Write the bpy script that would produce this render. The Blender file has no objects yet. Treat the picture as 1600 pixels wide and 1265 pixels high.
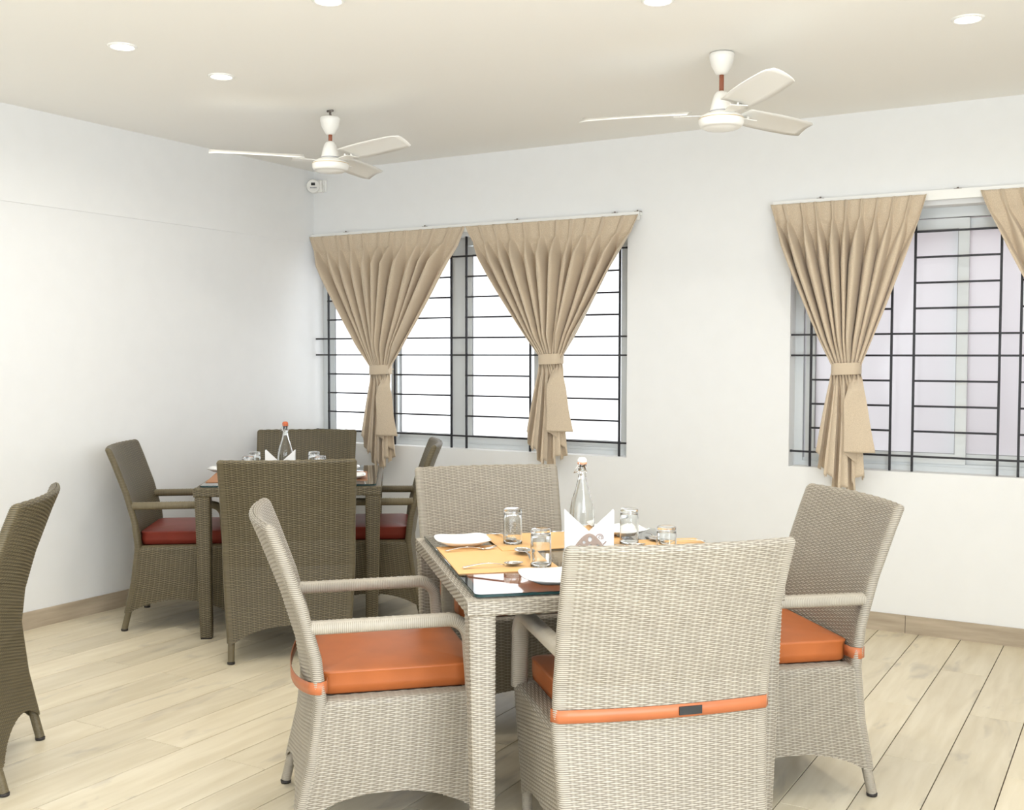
import bpy, math, random
import numpy as np
from mathutils import Vector, Matrix

random.seed(7)
sc = bpy.context.scene
COL = sc.collection
PI = math.pi
R = math.radians

# ------------------------------------------------------------------ camera, world, lights, exposure
cam_data = bpy.data.cameras.new('camera')
cam = bpy.data.objects.new('camera', cam_data)
COL.objects.link(cam)
cam_data.sensor_fit = 'HORIZONTAL'
cam_data.angle = R(50.3105)
cam_data.clip_start = 0.05
f_ = Vector((-0.50439026, 0.86234458, -0.04418466))
r_ = Vector((0.86314714, 0.50494945, 0.00175197))
u_ = Vector((-0.02382182, 0.03725419, 0.99902184))
M3 = Matrix((r_, u_, -f_)).transposed()
cam.matrix_world = Matrix.Translation((4.88234, -5.69337, 1.385)) @ M3.to_4x4()
sc.camera = cam

world = bpy.data.worlds.new('world')
sc.world = world
world.use_nodes = True
bgn = world.node_tree.nodes['Background']
bgn.inputs[0].default_value = (0.94, 0.965, 1.0, 1)
bgn.inputs[1].default_value = 4.0


def area_light(name, loc, direction, sx, sy, power, color):
    d = bpy.data.lights.new(name, 'AREA')
    d.shape = 'RECTANGLE'
    d.size = sx
    d.size_y = sy
    d.energy = power
    d.color = color
    o = bpy.data.objects.new(name, d)
    COL.objects.link(o)
    o.location = loc
    o.rotation_euler = Vector(direction).to_track_quat('-Z', 'Y').to_euler()
    return o


# added area lights out of view: key beside the camera, weak fill behind it
area_light('added_key_right', (5.42, -4.75, 1.35), (-0.93, 0.37, 0.0), 2.0, 2.0, 80, (0.83, 0.915, 1.0))
area_light('added_fill_rear', (3.4, -7.08, 1.45), (0, 1, 0), 3.8, 2.0, 17, (0.97, 0.98, 1.0))

sc.view_settings.view_transform = 'Standard'
sc.view_settings.look = 'None'
sc.view_settings.gamma = 1
sc.view_settings.use_curve_mapping = False
sc.view_settings.exposure = -0.03
sc.cycles.max_bounces = 10
sc.cycles.diffuse_bounces = 6
sc.cycles.transmission_bounces = 10
sc.cycles.transparent_max_bounces = 16
sc.cycles.sample_clamp_indirect = 4.0
sc.cycles.caustics_refractive = False
sc.cycles.caustics_reflective = False
sc.cycles.use_denoising = True

LAMP_W = 6.8      # each ceiling downlight


# ------------------------------------------------------------------ materials
def srgb(r, g, b):
    def f(c):
        c /= 255.0
        return c / 12.92 if c <= 0.04045 else ((c + 0.055) / 1.055) ** 2.4
    return (f(r), f(g), f(b), 1)


def mat(name, col, rough=0.5, metal=0.0, spec=0.5, trans=0.0, ior=1.45, emis=None, estr=0.0, coat=0.0):
    m = bpy.data.materials.new(name)
    m.use_nodes = True
    b = m.node_tree.nodes['Principled BSDF']
    b.inputs['Base Color'].default_value = col
    b.inputs['Roughness'].default_value = rough
    b.inputs['Metallic'].default_value = metal
    b.inputs['Specular IOR Level'].default_value = spec
    b.inputs['Transmission Weight'].default_value = trans
    b.inputs['IOR'].default_value = ior
    b.inputs['Coat Weight'].default_value = coat
    if emis:
        b.inputs['Emission Color'].default_value = emis
        b.inputs['Emission Strength'].default_value = estr
    return m


def N(m, t, **kw):
    n = m.node_tree.nodes.new(t)
    for k, v in kw.items():
        setattr(n, k, v)
    return n


def L(m, a, b):
    m.node_tree.links.new(a, b)


def bumpy(m, scale=60, strength=0.15, dist=0.002, detail=4, vec=(1, 1, 1), coord='Object'):
    b = m.node_tree.nodes['Principled BSDF']
    tc = N(m, 'ShaderNodeTexCoord')
    mp = N(m, 'ShaderNodeMapping')
    mp.inputs['Scale'].default_value = vec
    no = N(m, 'ShaderNodeTexNoise')
    no.inputs['Scale'].default_value = scale
    no.inputs['Detail'].default_value = detail
    bu = N(m, 'ShaderNodeBump')
    bu.inputs['Strength'].default_value = strength
    bu.inputs['Distance'].default_value = dist
    L(m, tc.outputs[coord], mp.inputs[0])
    L(m, mp.outputs[0], no.inputs['Vector'])
    L(m, no.outputs[0], bu.inputs['Height'])
    L(m, bu.outputs[0], b.inputs['Normal'])
    return no, mp, b


def tone(m, src, c1, c2, lo=0.35, hi=0.65):
    b = m.node_tree.nodes['Principled BSDF']
    cr = N(m, 'ShaderNodeValToRGB')
    cr.color_ramp.elements[0].position = lo
    cr.color_ramp.elements[1].position = hi
    cr.color_ramp.elements[0].color = c1
    cr.color_ramp.elements[1].color = c2
    L(m, src, cr.inputs[0])
    L(m, cr.outputs[0], b.inputs['Base Color'])
    return cr


m_wall = mat('white_wall_paint', (0.80, 0.80, 0.79, 1), 0.75)
no, _, _ = bumpy(m_wall, 9, 0.05, 0.003)
tone(m_wall, no.outputs[0], (0.79, 0.795, 0.79, 1), (0.802, 0.807, 0.802, 1))
m_ceil = mat('ceiling_paint', (0.88, 0.87, 0.835, 1), 0.85)
bumpy(m_ceil, 14, 0.04, 0.002)
m_white = mat('white_upvc', (0.66, 0.69, 0.70, 1), 0.35)
bumpy(m_white, 30, 0.03, 0.001)
m_fan = mat('white_enamel', (0.85, 0.84, 0.80, 1), 0.3)
bumpy(m_fan, 20, 0.02, 0.001)
m_gold = mat('gold_line', (0.62, 0.46, 0.2, 1), 0.35, 0.6)
m_rod = mat('copper_rod_wrap', (0.30, 0.10, 0.055, 1), 0.45)
bumpy(m_rod, 200, 0.4, 0.002, vec=(1, 1, 3))
m_black = mat('black_plastic', (0.02, 0.02, 0.02, 1), 0.45)
m_iron = mat('dark_iron_bar', (0.018, 0.018, 0.022, 1), 0.5)
bumpy(m_iron, 90, 0.2, 0.001)
m_grey = mat('grey_print', (0.35, 0.35, 0.36, 1), 0.5)
m_chrome = mat('polished_steel', (0.72, 0.70, 0.68, 1), 0.16, 1.0)
m_china = mat('white_china', (0.88, 0.89, 0.88, 1), 0.12, coat=0.3)
m_napkin = mat('white_paper_napkin', (0.88, 0.89, 0.89, 1), 0.9)
bumpy(m_napkin, 300, 0.1, 0.0005)
m_holder = mat('taupe_holder_board', srgb(180, 160, 148), 0.5)
bumpy(m_holder, 40, 0.05, 0.001)
m_print = mat('brown_print', srgb(150, 110, 95), 0.6)
m_red = mat('red_stopper_seal', (0.60, 0.15, 0.06, 1), 0.5)
m_seal = mat('faded_orange_seal', (0.72, 0.36, 0.22, 1), 0.5)
m_ceramic = mat('white_stopper', (0.85, 0.85, 0.82, 1), 0.3)
m_rubber = mat('black_foot_cap', (0.03, 0.025, 0.022, 1), 0.6)
m_lamp = mat('lamp_lens', (1, 1, 1, 1), 0.4, emis=(1.0, 0.95, 0.84, 1), estr=14.0)
m_trim = mat('lamp_trim_white', (0.85, 0.85, 0.82, 1), 0.3)
m_hookm = mat('dull_metal', (0.25, 0.22, 0.2, 1), 0.4, 0.8)

m_glass = mat('clear_glass', (0.97, 0.985, 0.98, 1), 0.0, trans=1.0, ior=1.47)
m_gtop = mat('table_glass', (0.93, 0.97, 0.955, 1), 0.0, trans=1.0, ior=1.5)
m_gedge = mat('glass_edge_dark_green', (0.015, 0.045, 0.045, 1), 0.15)

m_frost = bpy.data.materials.new('frosted_pane')
m_frost.use_nodes = True
nt = m_frost.node_tree
nt.nodes.clear()
out = nt.nodes.new('ShaderNodeOutputMaterial')
tl = nt.nodes.new('ShaderNodeBsdfTranslucent')
tl.inputs[0].default_value = (0.93, 0.94, 0.95, 1)
gl = nt.nodes.new('ShaderNodeBsdfGlossy')
gl.inputs[1].default_value = 0.25
mx = nt.nodes.new('ShaderNodeMixShader')
mx.inputs[0].default_value = 0.06
nt.links.new(tl.outputs[0], mx.inputs[1])
nt.links.new(gl.outputs[0], mx.inputs[2])
nt.links.new(mx.outputs[0], out.inputs[0])

m_clear = bpy.data.materials.new('clear_pane_side')
m_clear.use_nodes = True
_n = m_clear.node_tree
_n.nodes.clear()
_o = _n.nodes.new('ShaderNodeOutputMaterial')
_t = _n.nodes.new('ShaderNodeBsdfTransparent')
_n.links.new(_t.outputs[0], _o.inputs[0])

# wicker: crevice shade put into the colour, darker low in the weave
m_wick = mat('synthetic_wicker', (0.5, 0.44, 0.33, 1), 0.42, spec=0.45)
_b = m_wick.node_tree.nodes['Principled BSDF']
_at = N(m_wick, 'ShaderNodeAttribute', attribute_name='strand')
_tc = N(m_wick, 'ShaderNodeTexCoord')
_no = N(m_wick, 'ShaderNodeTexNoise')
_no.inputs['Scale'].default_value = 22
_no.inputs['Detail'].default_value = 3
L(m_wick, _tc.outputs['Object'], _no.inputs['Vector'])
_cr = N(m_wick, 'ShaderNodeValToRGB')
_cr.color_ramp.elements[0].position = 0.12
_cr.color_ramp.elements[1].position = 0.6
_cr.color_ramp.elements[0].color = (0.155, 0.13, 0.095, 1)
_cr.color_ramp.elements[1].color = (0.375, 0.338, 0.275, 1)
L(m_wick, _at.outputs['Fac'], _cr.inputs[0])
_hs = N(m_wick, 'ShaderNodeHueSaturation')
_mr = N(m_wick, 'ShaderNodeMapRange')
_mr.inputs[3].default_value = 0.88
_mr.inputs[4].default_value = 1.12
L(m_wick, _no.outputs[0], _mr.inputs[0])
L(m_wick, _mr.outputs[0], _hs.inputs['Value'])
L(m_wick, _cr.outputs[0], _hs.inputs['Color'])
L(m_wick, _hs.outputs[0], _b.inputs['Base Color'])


def wicker_copy(name, c0, c1):
    m = m_wick.copy()
    m.name = name
    for n in m.node_tree.nodes:
        if n.type == 'VALTORGB':
            n.color_ramp.elements[0].color = c0
            n.color_ramp.elements[1].color = c1
    return m


m_wick_shaded = wicker_copy('shade_toned_wicker', (0.024, 0.018, 0.008, 1), (0.168, 0.137, 0.078, 1))  # same wicker, with the dimmer light on these pieces put into its colour


def vinyl(name, c):
    m = mat(name, c, 0.38, spec=0.5)
    no, mp, b = bumpy(m, 160, 0.12, 0.0008)
    n2 = N(m, 'ShaderNodeTexNoise')
    n2.inputs['Scale'].default_value = 7
    tc = N(m, 'ShaderNodeTexCoord')
    L(m, tc.outputs['Object'], n2.inputs['Vector'])
    tone(m, n2.outputs[0], tuple(x * 0.9 for x in c[:3]) + (1,), tuple(x * 1.08 for x in c[:3]) + (1,))
    return m


m_orange = vinyl('orange_vinyl', (0.41, 0.115, 0.030, 1))
m_brick = vinyl('brick_red_vinyl', (0.20, 0.030, 0.018, 1))
m_brick.node_tree.nodes['Principled BSDF'].inputs['Specular IOR Level'].default_value = 0.3
m_strap = vinyl('orange_strap_vinyl', (0.44, 0.135, 0.05, 1))
m_mat = mat('orange_tan_placemat', (0.78, 0.47, 0.20, 1), 0.55)
bumpy(m_mat, 500, 0.25, 0.0006)
m_mat2 = mat('brown_orange_placemat', (0.40, 0.18, 0.08, 1), 0.55)
bumpy(m_mat2, 500, 0.25, 0.0006)

# curtain cloth
m_cloth = mat('beige_curtain_cloth', (0.53, 0.42, 0.30, 1), 0.85, spec=0.2)
no, mp, b = bumpy(m_cloth, 420, 0.25, 0.0008, 2, (1, 1, 0.5))
b.inputs['Sheen Weight'].default_value = 0.25
n2 = N(m_cloth, 'ShaderNodeTexNoise')
n2.inputs['Scale'].default_value = 260
tone(m_cloth, n2.outputs[0], (0.53, 0.435, 0.32, 1), (0.64, 0.53, 0.395, 1))

# floor tiles: wood-look planks with knots
m_plank = mat('pale_wood_tile', (0.7, 0.6, 0.42, 1), 0.33, spec=0.45)
_b = m_plank.node_tree.nodes['Principled BSDF']
_tc = N(m_plank, 'ShaderNodeTexCoord')
_oi = N(m_plank, 'ShaderNodeObjectInfo')
_add = N(m_plank, 'ShaderNodeVectorMath', operation='ADD')
_mul = N(m_plank, 'ShaderNodeVectorMath', operation='MULTIPLY')
_mul.inputs[1].default_value = (37, 61, 13)
_cmb = N(m_plank, 'ShaderNodeCombineXYZ')
for i in range(3):
    L(m_plank, _oi.outputs['Random'], _cmb.inputs[i])
L(m_plank, _cmb.outputs[0], _mul.inputs[0])
L(m_plank, _tc.outputs['Object'], _add.inputs[0])
L(m_plank, _mul.outputs[0], _add.inputs[1])
_mp = N(m_plank, 'ShaderNodeMapping')
_mp.inputs['Scale'].default_value = (7, 0.8, 1)
L(m_plank, _add.outputs[0], _mp.inputs[0])
_g = N(m_plank, 'ShaderNodeTexNoise')
_g.inputs['Scale'].default_value = 3.2
_g.inputs['Detail'].default_value = 8
_g.inputs['Distortion'].default_value = 0.4
L(m_plank, _mp.outputs[0], _g.inputs['Vector'])
_cr = N(m_plank, 'ShaderNodeValToRGB')
_cr.color_ramp.elements[0].position = 0.3
_cr.color_ramp.elements[1].position = 0.7
_cr.color_ramp.elements[0].color = (0.62, 0.54, 0.385, 1)
_cr.color_ramp.elements[1].color = (0.735, 0.66, 0.505, 1)
L(m_plank, _g.outputs[0], _cr.inputs[0])
_mp2 = N(m_plank, 'ShaderNodeMapping')
_mp2.inputs['Scale'].default_value = (5.5, 1.7, 1)
L(m_plank, _add.outputs[0], _mp2.inputs[0])
_k = N(m_plank, 'ShaderNodeTexNoise')
_k.inputs['Scale'].default_value = 1.5
_k.inputs['Detail'].default_value = 3.5
_k.inputs['Distortion'].default_value = 0.7
L(m_plank, _mp2.outputs[0], _k.inputs['Vector'])
_kr = N(m_plank, 'ShaderNodeValToRGB')
_kr.color_ramp.elements[0].position = 0.60
_kr.color_ramp.elements[1].position = 0.76
_kr.color_ramp.elements[0].color = (0, 0, 0, 1)
_kr.color_ramp.elements[1].color = (1, 1, 1, 1)
L(m_plank, _k.outputs[0], _kr.inputs[0])
_km = N(m_plank, 'ShaderNodeMath', operation='MULTIPLY')
_km.inputs[1].default_value = 0.75
L(m_plank, _kr.outputs[0], _km.inputs[0])
_mxk = N(m_plank, 'ShaderNodeMix', data_type='RGBA')
_mxk.inputs[7].default_value = (0.36, 0.32, 0.26, 1)
L(m_plank, _km.outputs[0], _mxk.inputs[0])
L(m_plank, _cr.outputs[0], _mxk.inputs[6])
_hs = N(m_plank, 'ShaderNodeHueSaturation')
_mr = N(m_plank, 'ShaderNodeMapRange')
_mr.inputs[3].default_value = 0.90
_mr.inputs[4].default_value = 1.08
L(m_plank, _oi.outputs['Random'], _mr.inputs[0])
L(m_plank, _mr.outputs[0], _hs.inputs['Value'])
L(m_plank, _mxk.outputs[2], _hs.inputs['Color'])
L(m_plank, _hs.outputs[0], _b.inputs['Base Color'])
m_grout = mat('dark_grout', (0.085, 0.06, 0.04, 1), 0.9)
m_skirt = mat('wood_tile_skirting', (0.42, 0.35, 0.26, 1), 0.45)
no, mp, b = bumpy(m_skirt, 6, 0.05, 0.001, 6, (0.6, 0.6, 6))
tone(m_skirt, no.outputs[0], (0.36, 0.295, 0.215, 1), (0.50, 0.42, 0.32, 1), 0.3, 0.7)
m_neigh = mat('pink_plaster', (0.27, 0.215, 0.215, 1), 0.9)
m_ground = mat('concrete_ground', (0.35, 0.35, 0.34, 1), 0.9)


# ------------------------------------------------------------------ mesh helpers
class MB:
    def __init__(s):
        s.v, s.f, s.sm = [], [], []

    def add(s, vs, fs, smooth=False):
        o = len(s.v)
        s.v += [tuple(v) for v in vs]
        s.f += [tuple(i + o for i in f) for f in fs]
        s.sm += [smooth] * len(fs)

    def box(s, x0, y0, z0, x1, y1, z1):
        vs = [(x, y, z) for z in (z0, z1) for y in (y0, y1) for x in (x0, x1)]
        s.add(vs, [(0, 2, 3, 1), (4, 5, 7, 6), (0, 1, 5, 4), (2, 6, 7, 3), (0, 4, 6, 2), (1, 3, 7, 5)])

    def bbox(s, x0, y0, z0, x1, y1, z1, b=0.003):
        """box with chamfered vertical and top edges"""
        vs, fs = [], []
        loops = []
        for (z, i) in ((z0, 0), (z1 - b, 0), (z1, b)):
            a0, a1, c0, c1 = x0 + i, x1 - i, y0 + i, y1 - i
            lp = [(a0 + b, c0, z), (a1 - b, c0, z), (a1, c0 + b, z), (a1, c1 - b, z), (a1 - b, c1, z), (a0 + b, c1, z), (a0, c1 - b, z), (a0, c0 + b, z)]
            loops.append(lp)
        for lp in loops:
            vs += lp
        for k in range(2):
            for i in range(8):
                j = (i + 1) % 8
                fs.append((k * 8 + i, k * 8 + j, k * 8 + 8 + j, k * 8 + 8 + i))
        fs.append(tuple(range(7, -1, -1)))
        fs.append(tuple(range(16, 24)))
        s.add(vs, fs)

    def lathe(s, prof, n=24, c=(0, 0, 0), smooth=True, caps=True):
        vs, fs = [], []
        for (r, z) in prof:
            for i in range(n):
                a = 2 * PI * i / n
                vs.append((c[0] + r * math.cos(a), c[1] + r * math.sin(a), c[2] + z))
        for k in range(len(prof) - 1):
            for i in range(n):
                j = (i + 1) % n
                fs.append((k * n + i, k * n + j, (k + 1) * n + j, (k + 1) * n + i))
        if caps:
            fs.append(tuple(range(n - 1, -1, -1)))
            q = (len(prof) - 1) * n
            fs.append(tuple(range(q, q + n)))
        s.add(vs, fs, smooth)

    def tube(s, pts, rad, n=8, caps=True, smooth=True):
        pts = [Vector(p) for p in pts]
        vs, fs = [], []
        up = None
        for k, p in enumerate(pts):
            d = (pts[min(k + 1, len(pts) - 1)] - pts[max(k - 1, 0)]).normalized()
            if up is None:
                up = d.orthogonal().normalized()
            up = (up - d * up.dot(d)).normalized()
            w = d.cross(up)
            r = rad[k] if isinstance(rad, (list, tuple)) else rad
            for i in range(n):
                a = 2 * PI * i / n
                vs.append(p + (up * math.cos(a) + w * math.sin(a)) * r)
        for k in range(len(pts) - 1):
            for i in range(n):
                j = (i + 1) % n
                fs.append((k * n + i, k * n + j, (k + 1) * n + j, (k + 1) * n + i))
        if caps:
            fs.append(tuple(range(n - 1, -1, -1)))
            q = (len(pts) - 1) * n
            fs.append(tuple(range(q, q + n)))
        s.add(vs, fs, smooth)

    def prism(s, pts2, z0, z1, axes='xy', at=0.0):
        """extrude a 2-D polygon. axes xy -> along z; xz -> along y"""
        n = len(pts2)
        if axes == 'xy':
            vs = [(a, b, z0) for a, b in pts2] + [(a, b, z1) for a, b in pts2]
        else:
            vs = [(a, z0, b) for a, b in pts2] + [(a, z1, b) for a, b in pts2]
        fs = [tuple(range(n - 1, -1, -1)), tuple(range(n, 2 * n))]
        for i in range(n):
            j = (i + 1) % n
            fs.append((i, j, n + j, n + i))
        s.add(vs, fs)

    def mesh(s, name, m=None):
        me = bpy.data.meshes.new(name)
        me.from_pydata(s.v, [], s.f)
        me.polygons.foreach_set('use_smooth', s.sm)
        if m:
            me.materials.append(m)
        me.update()
        return me

    def obj(s, name, m=None, parent=None):
        return link(s.mesh(name, m), name, parent)


def link(me, name, parent=None):
    o = bpy.data.objects.new(name, me)
    COL.objects.link(o)
    if parent:
        o.parent = parent
    return o


def fix_normals(me):
    import bmesh
    bm = bmesh.new()
    bm.from_mesh(me)
    bmesh.ops.recalc_face_normals(bm, faces=bm.faces)
    bm.to_mesh(me)
    bm.free()


def grid_mesh(name, P, m, wrap_u=False, strand=None, keep=None):
    """P: (rows, cols, 3) numpy array -> smooth quad grid"""
    nr, nc = P.shape[:2]
    idx = np.arange(nr * nc).reshape(nr, nc)
    if wrap_u:
        b = np.roll(idx, -1, axis=1)
    else:
        b = idx[:, 1:]
        idx = idx[:, :-1]
    q = np.stack([idx[:-1], b[:-1], b[1:], idx[1:]], axis=-1)
    if keep is not None:
        q = q[keep]
    q = q.reshape(-1, 4)
    me = bpy.data.meshes.new(name)
    me.vertices.add(nr * nc)
    me.vertices.foreach_set('co', P.reshape(-1).astype(np.float32))
    me.loops.add(len(q) * 4)
    me.loops.foreach_set('vertex_index', q.reshape(-1).astype(np.int32))
    me.polygons.add(len(q))
    me.polygons.foreach_set('loop_start', np.arange(0, len(q) * 4, 4, dtype=np.int32))
    me.polygons.foreach_set('loop_total', np.full(len(q), 4, dtype=np.int32))
    me.update(calc_edges=True)
    me.polygons.foreach_set('use_smooth', np.ones(len(q), dtype=bool))
    if strand is not None:
        at = me.attributes.new('strand', 'FLOAT', 'POINT')
        at.data.foreach_set('value', strand.reshape(-1).astype(np.float32))
    me.materials.append(m)
    return me


def normals(P, wrap_u=False):
    if wrap_u:
        du = np.roll(P, -1, axis=1) - np.roll(P, 1, axis=1)
    else:
        du = np.gradient(P, axis=1)
    dv = np.gradient(P, axis=0)
    n = np.cross(du, dv)
    ln = np.linalg.norm(n, axis=2, keepdims=True)
    ln[ln < 1e-12] = 1
    return n / ln


SA, SB = 0.0235, 0.0056     # warp spacing, weft row height


def weave(u, v, ring=None, amp=0.0030):
    """height field of a plain weave. ring: 0..1 mask where strands simply wrap round"""
    row = np.floor(v / SB + 1e-6)
    fv = v / SB - row
    prof = np.sqrt(np.clip(1 - (2 * fv - 1) ** 2, 0, 1))
    wv = 0.5 + 0.5 * np.cos(PI * u / SA + PI * row)
    if ring is not None:
        wv = wv * (1 - ring) + ring * 0.75
    h = prof * (0.22 + 0.78 * wv)
    # the warp strands show where the weft dives behind them
    k = np.abs((u / SA) - np.round(u / SA))
    st = np.clip(1 - (k / 0.13) ** 2, 0, 1) * 0.42
    if ring is not None:
        st = st * (1 - ring)
    h = np.maximum(h, st)
    return amp * h, h


def label(o, lab=None, cat=None, group=None, kind=None):
    if lab:
        o['label'] = lab
    if cat:
        o['category'] = cat
    if group:
        o['group'] = group
    if kind:
        o['kind'] = kind
    return o


def empty(name, loc=(0, 0, 0), rotz=0.0):
    o = bpy.data.objects.new(name, None)
    COL.objects.link(o)
    o.location = loc
    o.rotation_euler = (0, 0, rotz)
    o.empty_display_size = 0.1
    return o


def copy_tree(o, parent=None):
    c = o.copy()
    COL.objects.link(c)
    c.parent = parent
    for ch in list(o.children):
        copy_tree(ch, c)
    return c


# ------------------------------------------------------------------ room shell
H = 2.6215
XR, YR = 5.9, -7.2
W1 = (0.0, 2.31, 0.807, 2.13)
W2 = (3.245, 5.60, 0.807, 2.13)
WT = 0.24

wb = MB()
for (x0, x1, z0, z1) in [(-0.2, XR, 0, 0.807), (-0.2, XR, 2.13, H), (W1[1], W2[0], 0.807, 2.13), (W2[1], XR, 0.807, 2.13), (-0.2, 0.0, 0.807, 2.13)]:
    wb.box(x0, 0, z0, x1, WT, z1)
label(wb.obj('wall_back', m_wall), kind='structure')
wl = MB()
wl.box(-0.2, YR - 0.2, 0, 0, 0, 2.146)
wl.box(-0.2, YR - 0.2, 2.146, 0.007, 0, H)
label(wl.obj('wall_left', m_wall), kind='structure')
wr = MB()
wr.box(XR, YR - 0.2, 2.35, XR + 0.2, WT, H)
wr.box(XR, -3.6, 0, XR + 0.2, WT, 2.35)
wr.box(XR, YR - 0.2, 0, XR + 0.2, -6.2, 2.35)
wr.box(XR, -6.2, 0, XR + 0.2, -3.6, 0.1)
label(wr.obj('wall_right', m_wall), kind='structure')
wq = MB()
wq.box(-0.2, YR - 0.2, 2.45, XR, YR, H)
wq.box(-0.2, YR - 0.2, 0, 1.4, YR, 2.45)
wq.box(5.4, YR - 0.2, 0, XR, YR, 2.45)
wq.box(1.4, YR - 0.2, 0, 5.4, YR, 0.1)
label(wq.obj('wall_rear', m_wall), kind='structure')
cb = MB()
cb.box(-0.2, YR - 0.2, H, XR + 0.2, WT, H + 0.15)
label(cb.obj('ceiling', m_ceil), kind='structure')
# two unseen glazed openings, added to bring daylight in beside and behind the camera
for nm, x0, y0, x1, y1, zt in (('added_window_right', XR + 0.06, -6.2, XR + 0.10, -3.6, 2.35), ('added_window_rear', 1.4, YR - 0.1, 5.4, YR - 0.06, 2.45)):
    root = label(empty(nm, ((x0 + x1) / 2, (y0 + y1) / 2, 0.1)), kind='structure')
    g = MB()
    g.box(x0, y0, 0.1, x1, y1, zt)
    o = g.obj('pane', m_frost, root)
    o.matrix_parent_inverse = Matrix.Translation(-root.location)
    fr = MB()
    if nm == 'added_window_right':
        for y in (-6.2, -4.93, -3.66):
            fr.box(x0 - 0.03, y, 0.1, x1 + 0.03, y + 0.06, zt)
        fr.box(x0 - 0.03, y0, 0.1, x1 + 0.03, y1, 0.16)
        fr.box(x0 - 0.03, y0, zt - 0.06, x1 + 0.03, y1, zt)
    else:
        for x in (1.4, 3.37, 5.34):
            fr.box(x, y0 - 0.03, 0.1, x + 0.06, y1 + 0.03, zt)
        fr.box(x0, y0 - 0.03, 0.1, x1, y1 + 0.03, 0.16)
        fr.box(x0, y0 - 0.03, zt - 0.06, x1, y1 + 0.03, zt)
    o = fr.obj('window_frame', m_white, root)
    o.matrix_parent_inverse = Matrix.Translation(-root.location)

# floor: bed of grout with separate wood-look tiles
fl = MB()
fl.box(-0.2, YR - 0.2, -0.15, XR + 0.2, WT, -0.004)
floor = label(fl.obj('floor', m_grout), kind='structure')
PW, PL = 0.1955, 1.2
plank_meshes = {}


def plank(x, y0, y1, w):
    key = (round(w, 3), round(y1 - y0, 3))
    if key not in plank_meshes:
        b = MB()
        b.bbox(-w / 2 + 0.0019, -(y1 - y0) / 2 + 0.0013, -0.004, w / 2 - 0.0019, (y1 - y0) / 2 - 0.0013, 0.0, 0.0006)
        plank_meshes[key] = b.mesh('plank', m_plank)
    o = link(plank_meshes[key], 'plank', floor)
    o.location = (x + w / 2, (y0 + y1) / 2, 0)


i0 = 0
x = 1.178 - PW * 6
first = x
xs = []
while x < 0:
    x += PW
k = -6
col_i = 0
xx = 1.178 - PW * 7
idx = -7
while xx < XR:
    a, b = max(xx, 0.0), min(xx + PW, XR)
    if b - a > 0.02:
        off = -1.19 if idx % 2 == 0 else -1.80
        y = off
        while y < 0:
            y += PL
        while y > YR + 0.02:
            y1, y0 = min(y, 0.0), max(y - PL, YR)
            if y1 - y0 > 0.02:
                plank(a, y0, y1, b - a)
            y -= PL
    xx += PW
    idx += 1
# skirting tiles
sk = label(empty('baseboard_back', (0, 0, 0)), kind='structure')
sl = label(empty('baseboard_left', (0, 0, 0)), kind='structure')
x = 0.0
n = 0
while x < XR - 0.05:
    x1 = min(x + (0.95 if n else 1.95), XR)
    b = MB()
    b.bbox(x + 0.001, -0.012, 0, x1 - 0.001, 0.0, 0.09, 0.001)
    b.obj('skirting_tile', m_skirt, sk)
    x = x1
    n += 1
y = 0.0
while y > YR + 0.05:
    y1 = max(y - 1.2, YR)
    b = MB()
    b.bbox(0.0, y1 + 0.001, 0, 0.012, y - 0.001, 0.09, 0.001)
    b.obj('skirting_tile', m_skirt, sl)
    y = y1

# outside: neighbouring pink plaster wall beyond the right window, ground
nb = MB()
nb.box(2.7, 1.3, -0.3, 9.0, 1.5, 3.3)
nb.box(2.65, 1.25, 3.3, 9.0, 1.55, 3.38)
label(nb.obj('neighbouring_wall', m_neigh), kind='structure')
gr = MB()
gr.box(-6, WT, -0.35, 12, 9, -0.3)
label(gr.obj('ground_outside', m_ground), kind='structure')


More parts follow.
